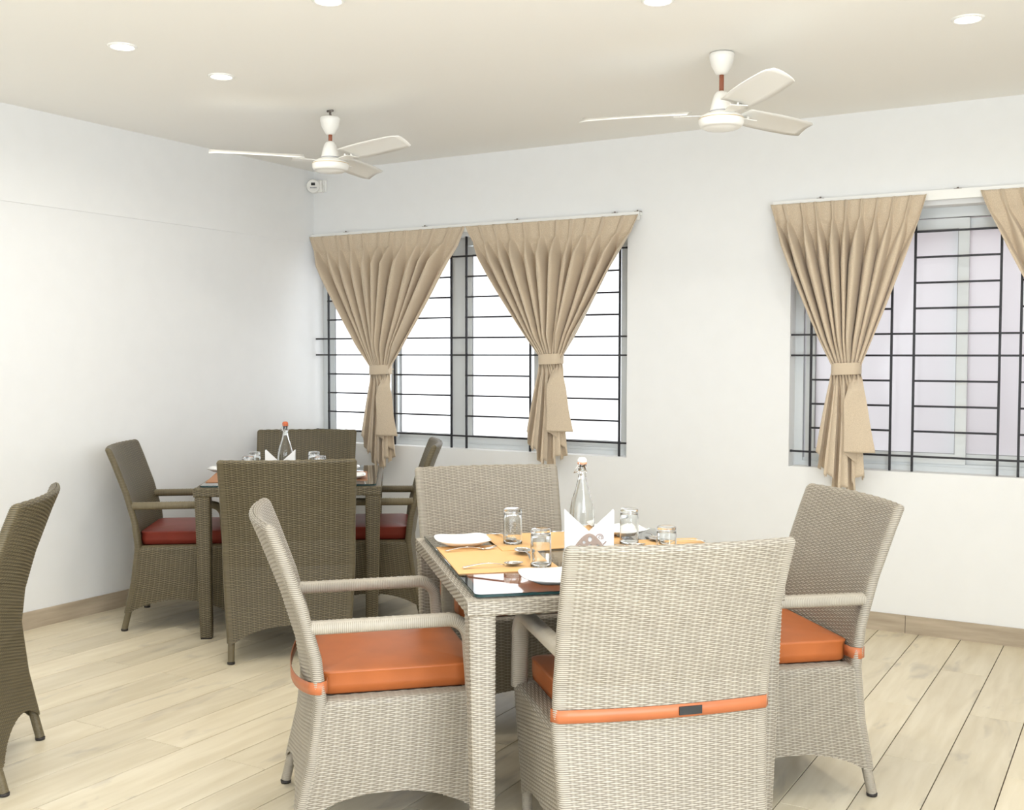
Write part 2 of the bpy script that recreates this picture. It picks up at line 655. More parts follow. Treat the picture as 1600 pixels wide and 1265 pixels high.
# ------------------------------------------------------------------ windows 1 and 2
def make_window(name, W, posts, panes, stiles, ladders, sash_z):
    x0, x1, z0, z1 = W
    root = label(empty(name, (x0, 0.12, z0)), kind='structure')
    inv = Matrix.Translation(-root.location)

    def fin(b, nm, m, par=root, lab=None):
        o = b.obj(nm, m, par)
        if par is root:
            o.matrix_parent_inverse = inv
        return o
    Y0, Y1 = 0.10, 0.16
    fb_ = MB()
    fb_.box(x0, Y0, z0, x1, Y1, z0 + 0.03)
    fb_.box(x0, Y0, z1 - 0.05, x1, Y1, z1)
    fb_.box(x0, Y0, z0 + 0.03, x0 + 0.045, Y1, z1 - 0.05)
    fb_.box(x1 - 0.045, Y0, z0 + 0.03, x1, Y1, z1 - 0.05)
    # inner track lips
    fb_.box(x0 + 0.045, Y0 + 0.012, z0 + 0.03, x1 - 0.045, Y0 + 0.018, z0 + 0.045)
    fb_.box(x0 + 0.045, Y0 + 0.040, z0 + 0.03, x1 - 0.045, Y0 + 0.046, z0 + 0.045)
    fin(fb_, 'window_frame', m_white)
    for (a, b) in posts:
        p = MB()
        p.box(a, Y0, z0 + 0.03, b, Y1 + 0.01, z1 - 0.05)
        fin(p, 'mullion', m_white)
    for (a, b, lay) in panes:       # sliding sashes
        ya = Y0 + (0.005 if lay == 0 else 0.034)
        s = MB()
        zb, zt = z0 + sash_z, z1 - 0.055
        sw = 0.05
        s.box(a, ya, zb, b, ya + 0.024, zb + 0.05)
        s.box(a, ya, zt - 0.05, b, ya + 0.024, zt)
        s.box(a, ya, zb + 0.05, a + sw, ya + 0.024, zt - 0.05)
        s.box(b - sw, ya, zb + 0.05, b, ya + 0.024, zt - 0.05)
        so = fin(s, 'sash', m_white)
        g = MB()
        g.box(a + sw, ya + 0.009, zb + 0.05, b - sw, ya + 0.014, zt - 0.05)
        go = g.obj('pane', m_frost, so)
        go.data.materials.append(m_clear)
        for f in go.data.polygons:
            if f.normal.y > -0.5:
                f.material_index = 1
        gk = MB()
        for (p0, q0, p1, q1) in ((a + sw, zb + 0.05, b - sw, zb + 0.054), (a + sw, zt - 0.054, b - sw, zt - 0.05), (a + sw, zb + 0.05, a + sw + 0.004, zt - 0.05), (b - sw - 0.004, zb + 0.05, b - sw, zt - 0.05)):
            gk.box(p0, ya + 0.004, q0, p1, ya + 0.009, q1)
        gk.obj('gasket', m_grey, so)
    # sill board
    s = MB()
    s.box(x0 + 0.001, 0.0, z0, x1 - 0.001, Y0, z0 + 0.004)
    fin(s, 'window_sill', m_wall)
    # grille
    gr_ = MB()
    yb = 0.03
    gz = [0.89, 1.016, 1.142, 1.268, 1.395, 1.503, 1.629, 1.755, 1.881, 2.007]
    rail = {0, 4, 5, 9}
    fixb = MB()
    fixb.box(x0, yb - 0.006, z0 + 0.083 - 0.006, x0 + 0.01, yb + 0.006, z0 + 0.083 + 0.006)
    gro = fin(fixb, 'security_grille', m_iron)

    def bar(p, q, t=0.0055):
        b = MB()
        if p[0] == q[0]:
            b.box(p[0] - t, yb - t, p[1], p[0] + t, yb + t, q[1])
        else:
            b.box(p[0], yb - t * 1.6 - 0.001, p[1] - t * 0.9, q[0], yb - 0.001 + t * 0.2, q[1] + t * 0.9)
        b.obj('bar', m_iron, gro)
    for i, z in enumerate(gz):
        if i in rail:
            bar((x0, z), (x1, z))
        else:
            for (a, b) in ladders:
                bar((a - 0.004, z), (b + 0.004, z))
    for (a, b) in ladders:
        bar((a, z0 + 0.006), (a, z1 - 0.002))
        bar((b, z0 + 0.006), (b, z1 - 0.002))
    return root


make_window('window_1', W1, [(1.066, 1.15)], [(0.045, 0.62, 0), (0.575, 1.066, 1), (1.15, 1.70, 0), (1.64, 2.265, 1)], None,
            [(0.105, 0.545), (0.654, 1.094), (1.206, 1.662), (1.79, 2.25)], 0.03)
make_window('window_2', W2, [], [(3.30, 4.10, 0), (4.03, 4.86, 1), (4.80, 5.555, 0)], None,
            [(3.349, 3.753), (3.861, 4.255), (4.347, 4.752), (4.86, 5.26)], 0.045)


# ------------------------------------------------------------------ curtain rails and curtains
def rail(x0, x1, lab, clips):
    b = MB()
    b.box(x0, -0.045, 2.178, x1, -0.001, 2.196)
    b.box(x0, -0.050, 2.150, x1, -0.040, 2.196)
    o = b.obj('curtain_rail', m_trim)
    label(o, lab, 'curtain rail', None)
    for c in clips:
        k = MB()
        k.box(c - 0.018, -0.03, 2.196, c + 0.018, -0.001, 2.201)
        k.tube([(c, -0.025, 2.198), (c, -0.025, 2.208)], 0.005, 8)
        k.obj('bracket', m_hookm, o)


rail(0.02, 2.40, 'thin white curtain rail above the left window', (0.30, 0.93, 1.60, 2.24, 2.38))
rail(3.16, 5.62, 'thin white curtain rail above the right window', (3.40, 4.06, 4.75, 5.45))


def curtain(x0, x1, xt, zt, xb0, xb1, npleat, lab, seed, flare=1.0):
    rnd = random.Random(seed)
    ncol, nrow = npleat * 36 + 1, 120
    s = np.linspace(0, 1, ncol)
    ztop, zhead = 2.178, 2.075
    jit = np.array([rnd.uniform(-1, 1) for _ in range(npleat + 2)])
    # position of every pleat: slightly uneven
    ph = s * npleat + 0.14 * np.interp(s * (npleat + 1), np.arange(npleat + 2), jit)
    P = np.zeros((nrow, ncol, 3))
    hw_tie = 0.065
    fr = ph - np.floor(ph)
    tri = np.abs(fr - 0.5) * 2          # 1 at the pleat line, 0 between
    amp_rand = np.interp(ph, np.arange(npleat + 2), 0.55 + 0.8 * np.abs(jit))
    fold2 = 0.5 + 0.5 * np.cos(2 * PI * ph)
    drape_w = np.interp(s * (npleat + 1), np.arange(npleat + 2), np.roll(jit, 2))
    fan = (s - 0.5)
    for j in range(nrow):
        t = j / (nrow - 1)
        if t < 0.68:
            q = t / 0.68
            z = ztop + (zt - ztop) * q
            e = q ** 1.12
            # edges swing in to the tie
            la = x0 + (xt - hw_tie - x0) * e
            ra = x1 + (xt + hw_tie - x1) * e
            cx = la + (ra - la) * s
            head = np.clip((z - zhead) / (ztop - zhead), 0, 1)
            if head > 0:
                pinch = np.exp(-((tri - 1) / (0.12 + 0.10 * head)) ** 2)
                tri3 = np.cos(2 * PI * ph * 12) * np.exp(-((tri - 1) / 0.17) ** 2)
                d = 0.026 * pinch + 0.009 * tri3
                tight = 1 - head * 0.35
                yy = -0.055 - d * tight - 0.008 * (1 - fold2)
                zz = np.full(ncol, z)
            else:
                g = min(1.0, (zhead - z) / 0.10)
                g2 = min(1.0, max(0.0, (zhead - z) / 0.7))
                wd_ = 0.13 + 0.42 * min(1.0, (zhead - z) / 0.22)
                body = np.exp(-(np.abs(tri - 1) / wd_) ** (2.0 + 0.8 * g))
                A = (0.034 + 0.050 * g * (1 - g2 * 0.15)) * amp_rand
                yy = -0.055 - 0.006 * g - A * body - 0.03 * g2 * np.exp(-((s - 0.5) / 0.3) ** 2)
                cx = cx + 0.010 * g * drape_w * np.sin(PI * q) + 0.011 * g * np.sin(2 * PI * ph + 0.9) * (1 - 0.5 * g2)
                zz = np.full(ncol, z)
                if q > 0.80:
                    kk = (q - 0.80) / 0.20
                    kk = kk * kk * (3 - 2 * kk)
                    yy = yy * (1 - kk) - kk * (0.095 + 0.016 * np.cos(2 * PI * ph) + 0.02 * np.exp(-((s - 0.5) / 0.3) ** 2))
                yy = np.minimum(yy, -0.05)
        else:
            q = (t - 0.68) / 0.32
            pw = np.clip((s - 0.69) / 0.05, 0, 1)          # broad leading panel at the right
            crease = 1 - np.abs(((ph + 0.2) % 1.0) * 2 - 1)
            deep = 0.42 + 0.17 * (1 - np.abs(2 * np.minimum(s / 0.80, 1) - 1.0) ** 1.6)
            hem = zt - deep * (1 - pw) - 0.415 * pw - (1 - pw) * (0.035 * (((ph * 0.5 + 0.3) % 1.0) > 0.5) + 0.018 * ((ph + 0.2) % 1.0))
            zz = zt + (hem - zt) * q
            e = q ** 0.8
            la = (xt - hw_tie) + (xb0 - (xt - hw_tie)) * e
            ra = (xt + hw_tie) + (xb1 - (xt + hw_tie)) * e
            mapped = np.interp(s, [0, 0.68, 0.74, 1.0], [0, 0.82, 0.50, 1.0])
            ss = s + (mapped - s) * min(1, q * 2.5)
            cx = la + (ra - la) * ss + 0.016 * q * np.sin(2 * PI * ph + 0.6) * (1 - pw)
            A = (0.022 + 0.024 * q) * amp_rand
            folds = (A * (0.5 + 0.5 * np.cos(2 * PI * ph * 0.5 + 0.4)) + (0.012 + 0.026 * q) * crease ** 0.8) * np.interp(s, [0, 0.4, 0.6], [1, 1, 0.5])
            panel = 0.058 + 0.024 * q + 0.010 * np.sin(PI * (s - 0.7) / 0.3) + 0.006 * np.sin(9 * q + 14 * s)
            kq = min(1, q * 4) * pw
            yy = -0.070 - folds * (1 - kq) - panel * kq - 0.02 * np.exp(-((s - 0.5) / 0.3) ** 2)
            kt = max(0.0, 1 - q / 0.22)
            kt = kt * kt * (3 - 2 * kt)
            yy = yy * (1 - kt) - kt * (0.095 + 0.016 * np.cos(2 * PI * ph) + 0.02 * np.exp(-((s - 0.5) / 0.3) ** 2))
            yy = np.minimum(yy, -0.012)
        P[j, :, 0] = cx
        P[j, :, 1] = yy
        P[j, :, 2] = zz
    me = grid_mesh('curtain', P, m_cloth)
    root = empty('curtain', (xt, -0.09, zt))
    label(root, lab, 'curtain', 'beige pleated curtains at the windows')
    o = link(me, 'drape', root)
    o.matrix_parent_inverse = Matrix.Translation(-root.location)
    so = o.modifiers.new('thick', 'SOLIDIFY')
    so.thickness = 0.0022
    # tie band
    b = MB()
    vs, fs = [], []
    nn = 40
    for k in range(nn):
        a = 2 * PI * k / nn
        cxx, syy = math.cos(a), math.sin(a)
        ex = 0.072 * math.copysign(abs(cxx) ** 0.7, cxx)
        ey = 0.056 * math.copysign(abs(syy) ** 0.8, syy)
        dz = 0.004 * math.cos(a)
        for (o_, z_) in ((0, -0.030), (0.0015, -0.026), (0.0015, 0.026), (0, 0.030)):
            vs.append((ex * (1 + o_ * 12), ey * (1 + o_ * 12) - 0.008, z_ + dz))
    for k in range(nn):
        k2 = (k + 1) % nn
        for r0 in range(3):
            fs.append((k * 4 + r0, k2 * 4 + r0, k2 * 4 + r0 + 1, k * 4 + r0 + 1))
    b.add(vs, fs, True)
    t = b.obj('tieback', m_cloth, root)
    sm = t.modifiers.new('thick', 'SOLIDIFY')
    sm.thickness = 0.002
    # back loop to the wall hook
    h = MB()
    h.tube([(0.05, 0.035, 0), (0.045, 0.06, 0.002), (0.03, 0.088, 0.004)], 0.003, 6)
    h.obj('tie_cord', m_cloth, root)
    return root


curtain(0.028, 1.255, 0.636, 1.300, 0.500, 0.805, 11, 'beige curtain drawn in by a band, leftmost, next to the room corner', 3)
curtain(1.262, 2.404, 1.872, 1.371, 1.715, 2.045, 11, 'beige curtain tied by a band at the right end of the left window', 5)
curtain(3.153, 3.927, 3.561, 1.327, 3.42, 3.72, 10, 'beige curtain tied by a band at the left end of the right window', 8)
curtain(4.168, 5.10, 4.66, 1.327, 4.50, 4.80, 11, 'beige curtain at the right picture edge, only its left part in view', 9)


# ------------------------------------------------------------------ ceiling lights
def downlight(x, y, lab, lamp=True):
    root = empty('ceiling_light', (x, y, H))
    label(root, lab, 'ceiling light', 'recessed ceiling downlights')
    b = MB()
    b.lathe([(0.058, 0.0), (0.058, -0.003), (0.054, -0.006), (0.046, -0.006), (0.044, -0.001), (0.044, 0.0)], 32, caps=False)
    b.obj('trim_ring', m_trim, root)
    b = MB()
    b.lathe([(0.044, -0.0005), (0.044, -0.003), (0.030, -0.0045), (0.004, -0.005)], 32)
    b.obj('lens', m_lamp, root)
    if lamp:
        d = bpy.data.lights.new('downlight_lamp', 'AREA')
        d.shape = 'DISK'
        d.size = 0.10
        d.energy = LAMP_W
        d.color = (1.0, 0.955, 0.885)
        d.spread = R(165)
        o = bpy.data.objects.new('downlight_lamp', d)
        COL.objects.link(o)
        o.parent = root
        o.location = (0, 0, -0.012)
    return root


downlight(1.307, -2.670, 'glowing round downlight at upper left, nearer of the left pair')
downlight(1.307, -2.131, 'glowing round downlight nearest the left ceiling fan')
downlight(2.387, -2.697, 'round downlight cut by the top picture edge, left of centre')
downlight(3.378, -2.124, 'round downlight cut by the top picture edge, right of centre')
downlight(4.277, -1.366, 'glowing round downlight at the upper right corner')
for (x, y) in ((3.4, -4.3), (5.3, -2.6), (5.3, -5.6), (3.4, -6.2)):  # extra downlights out of view, added for room brightness
    downlight(x, y, 'added round downlight out of the picture, on the ceiling %s' % ('near the left wall' if x < 2 else 'above the camera' if y < -6 else 'in front of the camera' if x < 4 else 'by the right wall near the windows' if y > -3 else 'by the right wall beside the camera'))


# ------------------------------------------------------------------ fans
def make_fan(x, y, phase, drop, lab):
    root = empty('ceiling_fan', (x, y, H))
    label(root, lab, 'ceiling fan', 'white ceiling fans')
    d = -drop
    if drop > 0.01:
        b = MB()
        b.tube([(0, 0, 0), (0, 0, -0.02), (0.006, 0, -0.03), (0.006, 0, d - 0.005)], 0.006, 8)
        b.tube([(-0.018, 0, -0.004), (0.018, 0, -0.004)], 0.006, 8)
        b.obj('hook', m_hookm, root)
    b = MB()
    b.lathe([(0.010, d), (0.046, d), (0.051, d - 0.004), (0.050, d - 0.02), (0.042, d - 0.05), (0.026, d - 0.078), (0.020, d - 0.086), (0.010, d - 0.087)], 32)
    b.obj('canopy', m_fan, root)
    zb = -0.255      # top of the motor cone
    b = MB()
    b.tube([(0, 0, d - 0.08), (0, 0, -0.165)], 0.0095, 12)
    b.obj('down_rod', m_rod, root)
    b = MB()
    b.lathe([(0.010, -0.155), (0.022, -0.160), (0.030, -0.172), (0.040, -0.205), (0.046, -0.232), (0.047, -0.240), (0.05, -0.241)], 32)
    b.obj('motor_cover', m_fan, root)
    b = MB()
    b.lathe([(0.0475, -0.236), (0.0485, -0.238), (0.0475, -0.241)], 32, caps=False)
    b.obj('dark_ring', m_grey, root)
    b = MB()
    b.lathe([(0.03, -0.238), (0.062, -0.246), (0.084, -0.258), (0.091, -0.268), (0.091, -0.285), (0.086, -0.297), (0.078, -0.303), (0.075, -0.302), (0.068, -0.308), (0.03, -0.314), (0.004, -0.315)], 40)
    b.obj('motor', m_fan, root)
    b = MB()
    b.lathe([(0.0900, -0.2665), (0.0915, -0.2675), (0.0915, -0.269), (0.0905, -0.270)], 40, caps=False)
    b.obj('gold_ring', m_gold, root)
    for k in range(3):
        a = R(phase + 120 * k)
        # blade in local x direction: gently cambered, rounded tip
        nu, nv = 14, 7
        Pb = np.zeros((nu, nv, 3))
        for i in range(nu):
            t = i / (nu - 1)
            xx_ = 0.13 + 0.46 * t
            wd = 0.055 + 0.012 * math.sin(PI * min(1, t * 1.1)) + 0.006 * t
            if t > 0.9:
                wd *= math.sqrt(max(0.05, 1 - ((t - 0.9) / 0.1) ** 2 * 0.65))
            for j in range(nv):
                w = (j / (nv - 1)) * 2 - 1
                Pb[i, j] = (xx_, w * wd, -0.238 - 0.017 * w + 0.006 * (1 - w * w) + 0.004 * t)
        me = grid_mesh('blade', Pb, m_fan)
        o = link(me, 'blade', root)
        o.rotation_euler = (0, 0, a)
        s = o.modifiers.new('thick', 'SOLIDIFY')
        s.thickness = 0.003
        b = MB()
        b.prism([(0.07, -0.018), (0.13, -0.03), (0.19, -0.036), (0.19, 0.036), (0.13, 0.03), (0.07, 0.018)], -0.255, -0.252)
        for (sx, sy) in ((0.15, -0.02), (0.15, 0.02), (0.175, 0.0)):
            b.tube([(sx, sy, -0.252), (sx, sy, -0.240)], 0.005, 8)
        b.obj('blade_bracket', m_fan, o)
    return root


make_fan(1.293, -1.373, 105, 0.036, 'white three-blade ceiling fan nearer the left wall, hook showing')
make_fan(3.349, -1.387, 71, 0.004, 'white three-blade ceiling fan on the right, canopy tight to ceiling')

# round device in the top corner
dv = empty('wall_gauge', (0.045, -0.0, 2.515))
label(dv, 'small white round gauge with black display high in the room corner', 'gauge')
b = MB()
b.bbox(-0.035, -0.035, -0.038, 0.055, 0.0, 0.040, 0.004)
b.obj('mount_box', m_fan, dv)
b = MB()
b.bbox(0.056, -0.022, -0.036, 0.080, 0.0, 0.040, 0.003)
for z in (-0.012, 0.012):
    b.tube([(0.068, -0.021, z), (0.068, -0.028, z)], 0.008, 10)
b.obj('terminal_strip', m_trim, dv)
gd = empty('face_unit', (0, 0, 0))
gd.parent = dv
b = MB()
b.lathe([(0.046, 0.0), (0.046, 0.026), (0.042, 0.034), (0.040, 0.036), (0.036, 0.034), (0.004, 0.034)], 32)
b.box(-0.012, 0.006, 0.034, 0.014, 0.022, 0.0355)
o = b.obj('dial_body', m_fan, gd)
gd.location = (-0.005, -0.034, 0.0)
gd.rotation_euler = (R(90), 0, R(28))
b = MB()
b.bbox(-0.013, 0.004, 0.0345, 0.014, 0.022, 0.0365, 0.001)
b.obj('display', m_black, gd)
b = MB()
for k in range(5):
    b.box(-0.019 + k * 0.009, -0.016, 0.0345, -0.012 + k * 0.009, -0.006, 0.0362)
b.obj('digit_row', m_grey, gd)


# ------------------------------------------------------------------ wicker armchair
def prof_y(z):
    return np.interp(z, [0.0, 0.10, 0.25, 0.427, 0.55, 0.70, 0.85, 0.93], [-0.296, -0.283, -0.247, -0.224, -0.238, -0.278, -0.332, -0.364])


def prof_w(z):
    return np.interp(z, [0.0, 0.10, 0.25, 0.427, 0.60, 0.93], [0.270, 0.276, 0.288, 0.298, 0.298, 0.306])


def prof_k(z):
    return np.interp(z, [0.1, 0.3, 0.45, 0.7, 0.93], [0.0, 0.012, 0.022, 0.032, 0.038])


def make_backrest():
    T = 0.030
    ztop = 0.926
    du = SA / 4
    nu = 8 * int(round((4 * 0.286 + PI * T) / du / 8))
    dv_ = SB / 3
    rr = T / 2
    arc = rr * PI / 2
    vtot = arc + 0.86
    nv = int(vtot / dv_)
    v = np.arange(nv) * dv_
    zc = np.where(v < arc, ztop - rr * (1 - np.cos(np.minimum(v, arc) / rr)), ztop - rr - (v - arc) * 0.985)
    hw = np.where(v < arc, rr * np.sin(np.minimum(v, arc) / rr), rr)
    hw = np.maximum(hw, 0.0006)
    P = np.zeros((nv, nu, 3))
    s = np.arange(nu) / nu
    flat = 4 * 0.286
    tot = flat + PI * T
    a = (flat / 2) / tot
    e = (PI * T / 2) / tot
    U = np.zeros((nv, nu)) + (np.arange(nu) * du)[None, :]
    ring = np.zeros(nu)
    for i in range(nu):
        q = s[i]
        if q < a:            # outer face, from -x to +x
            fx, nx, ny = -1 + 2 * q / a, 0.0, -1.0
        elif q < a + e:
            t = (q - a) / e * PI
            fx, nx, ny = 1.0, math.sin(t), -math.cos(t)
            ring[i] = 1
        elif q < 2 * a + e:
            fx, nx, ny = 1 - 2 * (q - a - e) / a, 0.0, 1.0
        else:
            t = (q - 2 * a - e) / e * PI
            fx, nx, ny = -1.0, -math.sin(t), math.cos(t)
            ring[i] = 1
        if abs(fx) > 0.95:
            ring[i] = max(ring[i], 0.8)
        wz = prof_w(zc) - rr
        k = prof_k(zc)
        P[:, i, 0] = fx * wz + nx * hw
        P[:, i, 1] = prof_y(zc) - k * (1 - fx * fx) + ny * hw + 0.015
        P[:, i, 2] = zc
    ringm = np.tile(ring[None, :], (nv, 1))
    h, hn = weave(U, np.tile(v[:, None], (1, nu)), ringm)
    Nn = normals(P, True)
    # make sure normals point away from the shell's middle
    outd = np.zeros_like(P)
    outd[:, :, 1] = np.where(np.arange(nu)[None, :] < nu * (a + e / 2), -1, 1)
    flip = np.sign((Nn[nv // 2] * outd[nv // 2]).sum(axis=1).mean())
    Pd = P + Nn * h[:, :, None] * (flip if flip != 0 else 1)
    # arch cut at the bottom
    fxn = np.clip(P[:, :, 0] / prof_w(P[:, :, 2]), -1, 1)
    zarch = 0.092 + 0.070 * np.clip(1 - (np.abs(fxn) / 0.90) ** 2.2, 0, 1)
    zq = P[:, :, 2] > zarch
    keep = zq[:-1] & zq[1:]
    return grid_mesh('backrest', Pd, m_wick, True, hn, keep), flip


def make_skirt():
    du = SA / 4
    dv_ = SB / 3
    ls, lf, rc = 0.455, 0.50, 0.035
    la = rc * PI / 2
    tot = 2 * ls + lf + 2 * la
    nu = int(tot / du)
    rr = 0.014
    inset = 0.048
    arc = rr * PI / 2
    zt = 0.427
    vtot = inset + arc + 0.34
    nv = int(vtot / dv_)
    v = np.arange(nv) * dv_
    P = np.zeros((nv, nu, 3))
    # offset inwards + height
    off = np.where(v < inset, -(inset - v) - rr, np.where(v < inset + arc, -rr * (1 - np.sin(np.clip((v - inset) / rr, 0, PI / 2))), 0))
    zc = np.where(v < inset, zt, np.where(v < inset + arc, zt - rr * (1 - np.cos(np.clip((v - inset) / rr, 0, PI / 2))), zt - rr - (v - inset - arc)))
    wf = np.interp(zc, [0.08, 0.427], [0.266, 0.290])
    yf = np.interp(zc, [0.08, 0.427], [0.250, 0.262])
    wr_ = prof_w(zc) - 0.004
    yr = prof_y(zc) + 0.004
    uu = np.arange(nu) * du
    for i in range(nu):
        u = uu[i]
        if u < ls:
            t = u / ls
            x_ = -(wr_ + (wf - wr_) * t)
            y_ = yr + (yf - rc - yr) * t
            nx, ny = -1.0, 0.0
        elif u < ls + la:
            a = (u - ls) / rc
            x_ = -(wf - rc) - rc * math.cos(a)
            y_ = (yf - rc) + rc * math.sin(a)
            nx, ny = -math.cos(a), math.sin(a)
        elif u < ls + la + lf:
            t = (u - ls - la) / lf
            x_ = -(wf - rc) + 2 * (wf - rc) * t
            y_ = yf
            nx, ny = 0.0, 1.0
        elif u < ls + 2 * la + lf:
            a = (u - ls - la - lf) / rc
            x_ = (wf - rc) + rc * math.sin(a)
            y_ = (yf - rc) + rc * math.cos(a)
            nx, ny = math.sin(a), math.cos(a)
        else:
            t = (u - ls - 2 * la - lf) / ls
            x_ = wf + (wr_ - wf) * t
            y_ = (yf - rc) + (yr - (yf - rc)) * t
            nx, ny = 1.0, 0.0
        P[:, i, 0] = x_ + nx * off
        P[:, i, 1] = y_ + ny * off
        P[:, i, 2] = zc
    U = np.tile(uu[None, :], (nv, 1))
    V = np.tile(v[:, None], (1, nu))
    h, hn = weave(U, V)
    Nn = normals(P)
    # outward: on the left side -x
    sg = np.sign(-(Nn[nv // 2, :int(ls / du), 0]).mean())
    Pd = P + Nn * h[:, :, None] * sg
    # arches
    yy = P[:, :, 1]
    xx_ = P[:, :, 0]
    side = (np.arange(nu) < int(ls / du)) | (np.arange(nu) > nu - int(ls / du))
    ts = np.clip((yy + 0.02) / 0.255, -1, 1)
    tf = np.clip(xx_ / 0.262, -1, 1)
    tt = np.where(side[None, :], ts, tf)
    zarch = 0.092 + 0.062 * np.clip(1 - (np.abs(tt) / 0.92) ** 2.2, 0, 1)
    zq = P[:, :, 2] > zarch
    keep = zq[:-1, :-1] & zq[1:, :-1]
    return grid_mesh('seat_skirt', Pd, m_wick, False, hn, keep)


def make_arm(sx):
    pts = []
    zc = 0.633
    for y in np.linspace(-0.245, 0.150, 120):
        pts.append((sx * 0.272, y, zc + 0.006 * (y + 0.27)))
    z0 = pts[-1][2]
    rc = 0.060
    for a in np.linspace(0.03, PI / 2, 50):
        pts.append((sx * (0.272 + 0.004 * a), 0.150 + rc * math.sin(a), z0 - rc * (1 - math.cos(a))))
    ze = pts[-1][2]
    for z in np.linspace(ze - 0.002, 0.415, 90):
        pts.append((sx * 0.277, 0.210 + 0.012 * (ze - z) / 0.16, z))
    pts = np.array(pts)
    seg = np.linalg.norm(np.diff(pts, axis=0), axis=1)
    al = np.concatenate([[0], np.cumsum(seg)])
    dv_ = SB / 3
    nv = int(al[-1] / dv_)
    v = np.arange(nv) * dv_
    C_ = np.stack([np.interp(v, al, pts[:, i]) for i in range(3)], axis=1)
    T_ = np.gradient(C_, axis=0)
    T_ /= np.linalg.norm(T_, axis=1, keepdims=True)
    X = np.tile(np.array([[1.0, 0, 0]]), (nv, 1))
    Nn = np.cross(X, T_)          # 'up' of the section
    nu = 24
    P = np.zeros((nv, nu, 3))
    D = np.zeros((nv, nu, 3))
    hh = np.zeros((nv, nu))
    for i in range(nu):
        a = 2 * PI * i / nu
        ca, sa = math.cos(a), math.sin(a)
        ex = 0.023 * math.copysign(abs(ca) ** 0.75, ca)
        ez = 0.0175 * math.copysign(abs(sa) ** 0.75, sa)
        P[:, i] = C_ + X * ex + Nn * ez
        D[:, i] = X * ca + Nn * sa
        prof = np.sqrt(np.clip(1 - (2 * ((v / SB) % 1) - 1) ** 2, 0, 1))
        if 0.35 < (a / PI) < 0.65 or sa > 0.75:      # braided strip on top
            row = np.floor(v / (SB * 2))
            bra = 0.5 + 0.5 * np.cos(PI * (ex / 0.0085) + PI * row)
            pr2 = np.sqrt(np.clip(1 - (2 * ((v / (SB * 2)) % 1) - 1) ** 2, 0, 1))
            hh[:, i] = 0.35 + 0.65 * bra * pr2
        else:
            hh[:, i] = prof * 0.7
    P = P + D * (hh * 0.0022)[:, :, None]
    return grid_mesh('armrest', P, m_wick, True, hh + 0.2)


def square_post(name, cx, cy, z0, z1, hw0, hw1, shift=(0, 0), rc=0.006):
    """woven square post from z1 (top, half width hw1) to z0 (hw0); lower end shifted"""
    du = SA / 4
    per = 8 * hw1
    nu = 8 * max(4, int(round(per / du / 8)))
    dv_ = SB / 3
    nv = int((z1 - z0) / dv_)
    v = np.arange(nv + 1) * dv_
    zc = np.minimum(z1 - v, z1)
    zc[-1] = z0
    t = (z1 - zc) / (z1 - z0)
    hw = hw1 + (hw0 - hw1) * t
    P = np.zeros((nv + 1, nu, 3))
    D = np.zeros((nv + 1, nu, 3))
    for i in range(nu):
        q = i / nu * 4
        s = int(q)
        w = (q - s) * 2 - 1
        pts = [(w, -1), (1, w), (-w, 1), (-1, -w)][s]
        nrm = [(0, -1), (1, 0), (0, 1), (-1, 0)][s]
        # round the corners slightly
        k = 1 - 0.06 * max(0, abs(w) - 0.8) / 0.2
        P[:, i, 0] = cx + shift[0] * t + pts[0] * hw * k
        P[:, i, 1] = cy + shift[1] * t + pts[1] * hw * k
        P[:, i, 2] = zc
        D[:, i, 0], D[:, i, 1] = nrm
    U = np.tile((np.arange(nu) * du)[None, :], (nv + 1, 1))
    h, hn = weave(U, np.tile(v[:, None], (1, nu)))
    return grid_mesh(name, P + D * h[:, :, None], m_wick, True, hn)


def beam(name, a, b, hw, hh_):
    """woven rectangular rail from a to b, strands running along it"""
    a, b = np.array(a, float), np.array(b, float)
    Lb = np.linalg.norm(b - a)
    d = (b - a) / Lb
    side = np.array([-d[1], d[0], 0])
    up = np.array([0, 0, 1.0])
    nu = int(Lb / (SA / 4)) + 1
    per = 4 * (hw + hh_)
    nrow = 2 * int(per / SB / 2)
    nv = nrow * 3
    P = np.zeros((nv, nu, 3))
    D = np.zeros((nv, nu, 3))
    uu = np.linspace(0, Lb, nu)
    for j in range(nv):
        q = j / nv * per
        if q < 2 * hw:
            x_, z_, nn = -hw + q, hh_, up
        elif q < 2 * hw + 2 * hh_:
            x_, z_, nn = hw, hh_ - (q - 2 * hw), side
        elif q < 4 * hw + 2 * hh_:
            x_, z_, nn = hw - (q - 2 * hw - 2 * hh_), -hh_, -up
        else:
            x_, z_, nn = -hw, -hh_ + (q - 4 * hw - 2 * hh_), -side
        P[j] = a + d * uu[:, None] + side * x_ + up * z_
        D[j] = nn
    V = np.tile((np.arange(nv) * SB / 3)[:, None], (1, nu))
    h, hn = weave(np.tile(uu[None, :], (nv, 1)), V)
    P = P + D * h[:, :, None]
    P = np.concatenate([P, P[:1]], axis=0)
    hn = np.concatenate([hn, hn[:1]], axis=0)
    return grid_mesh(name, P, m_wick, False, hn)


def rings_leg(p_top, p_bot, r):
    p_top, p_bot = Vector(p_top), Vector(p_bot)
    L_ = (p_top - p_bot).length
    n = int(L_ / (SB / 3))
    pts, rad = [], []
    for i in range(n + 1):
        t = i / n
        pts.append(p_bot + (p_top - p_bot) * t)
        rad.append(r + 0.0016 * math.sqrt(max(0, 1 - (2 * ((i / 3) % 1) - 1) ** 2)))
    b = MB()
    b.tube(pts, rad, 14)
    me = b.mesh('leg', m_wick)
    at = me.attributes.new('strand', 'FLOAT', 'POINT')
    at.data.foreach_set('value', [0.5] * len(me.vertices))
    return me


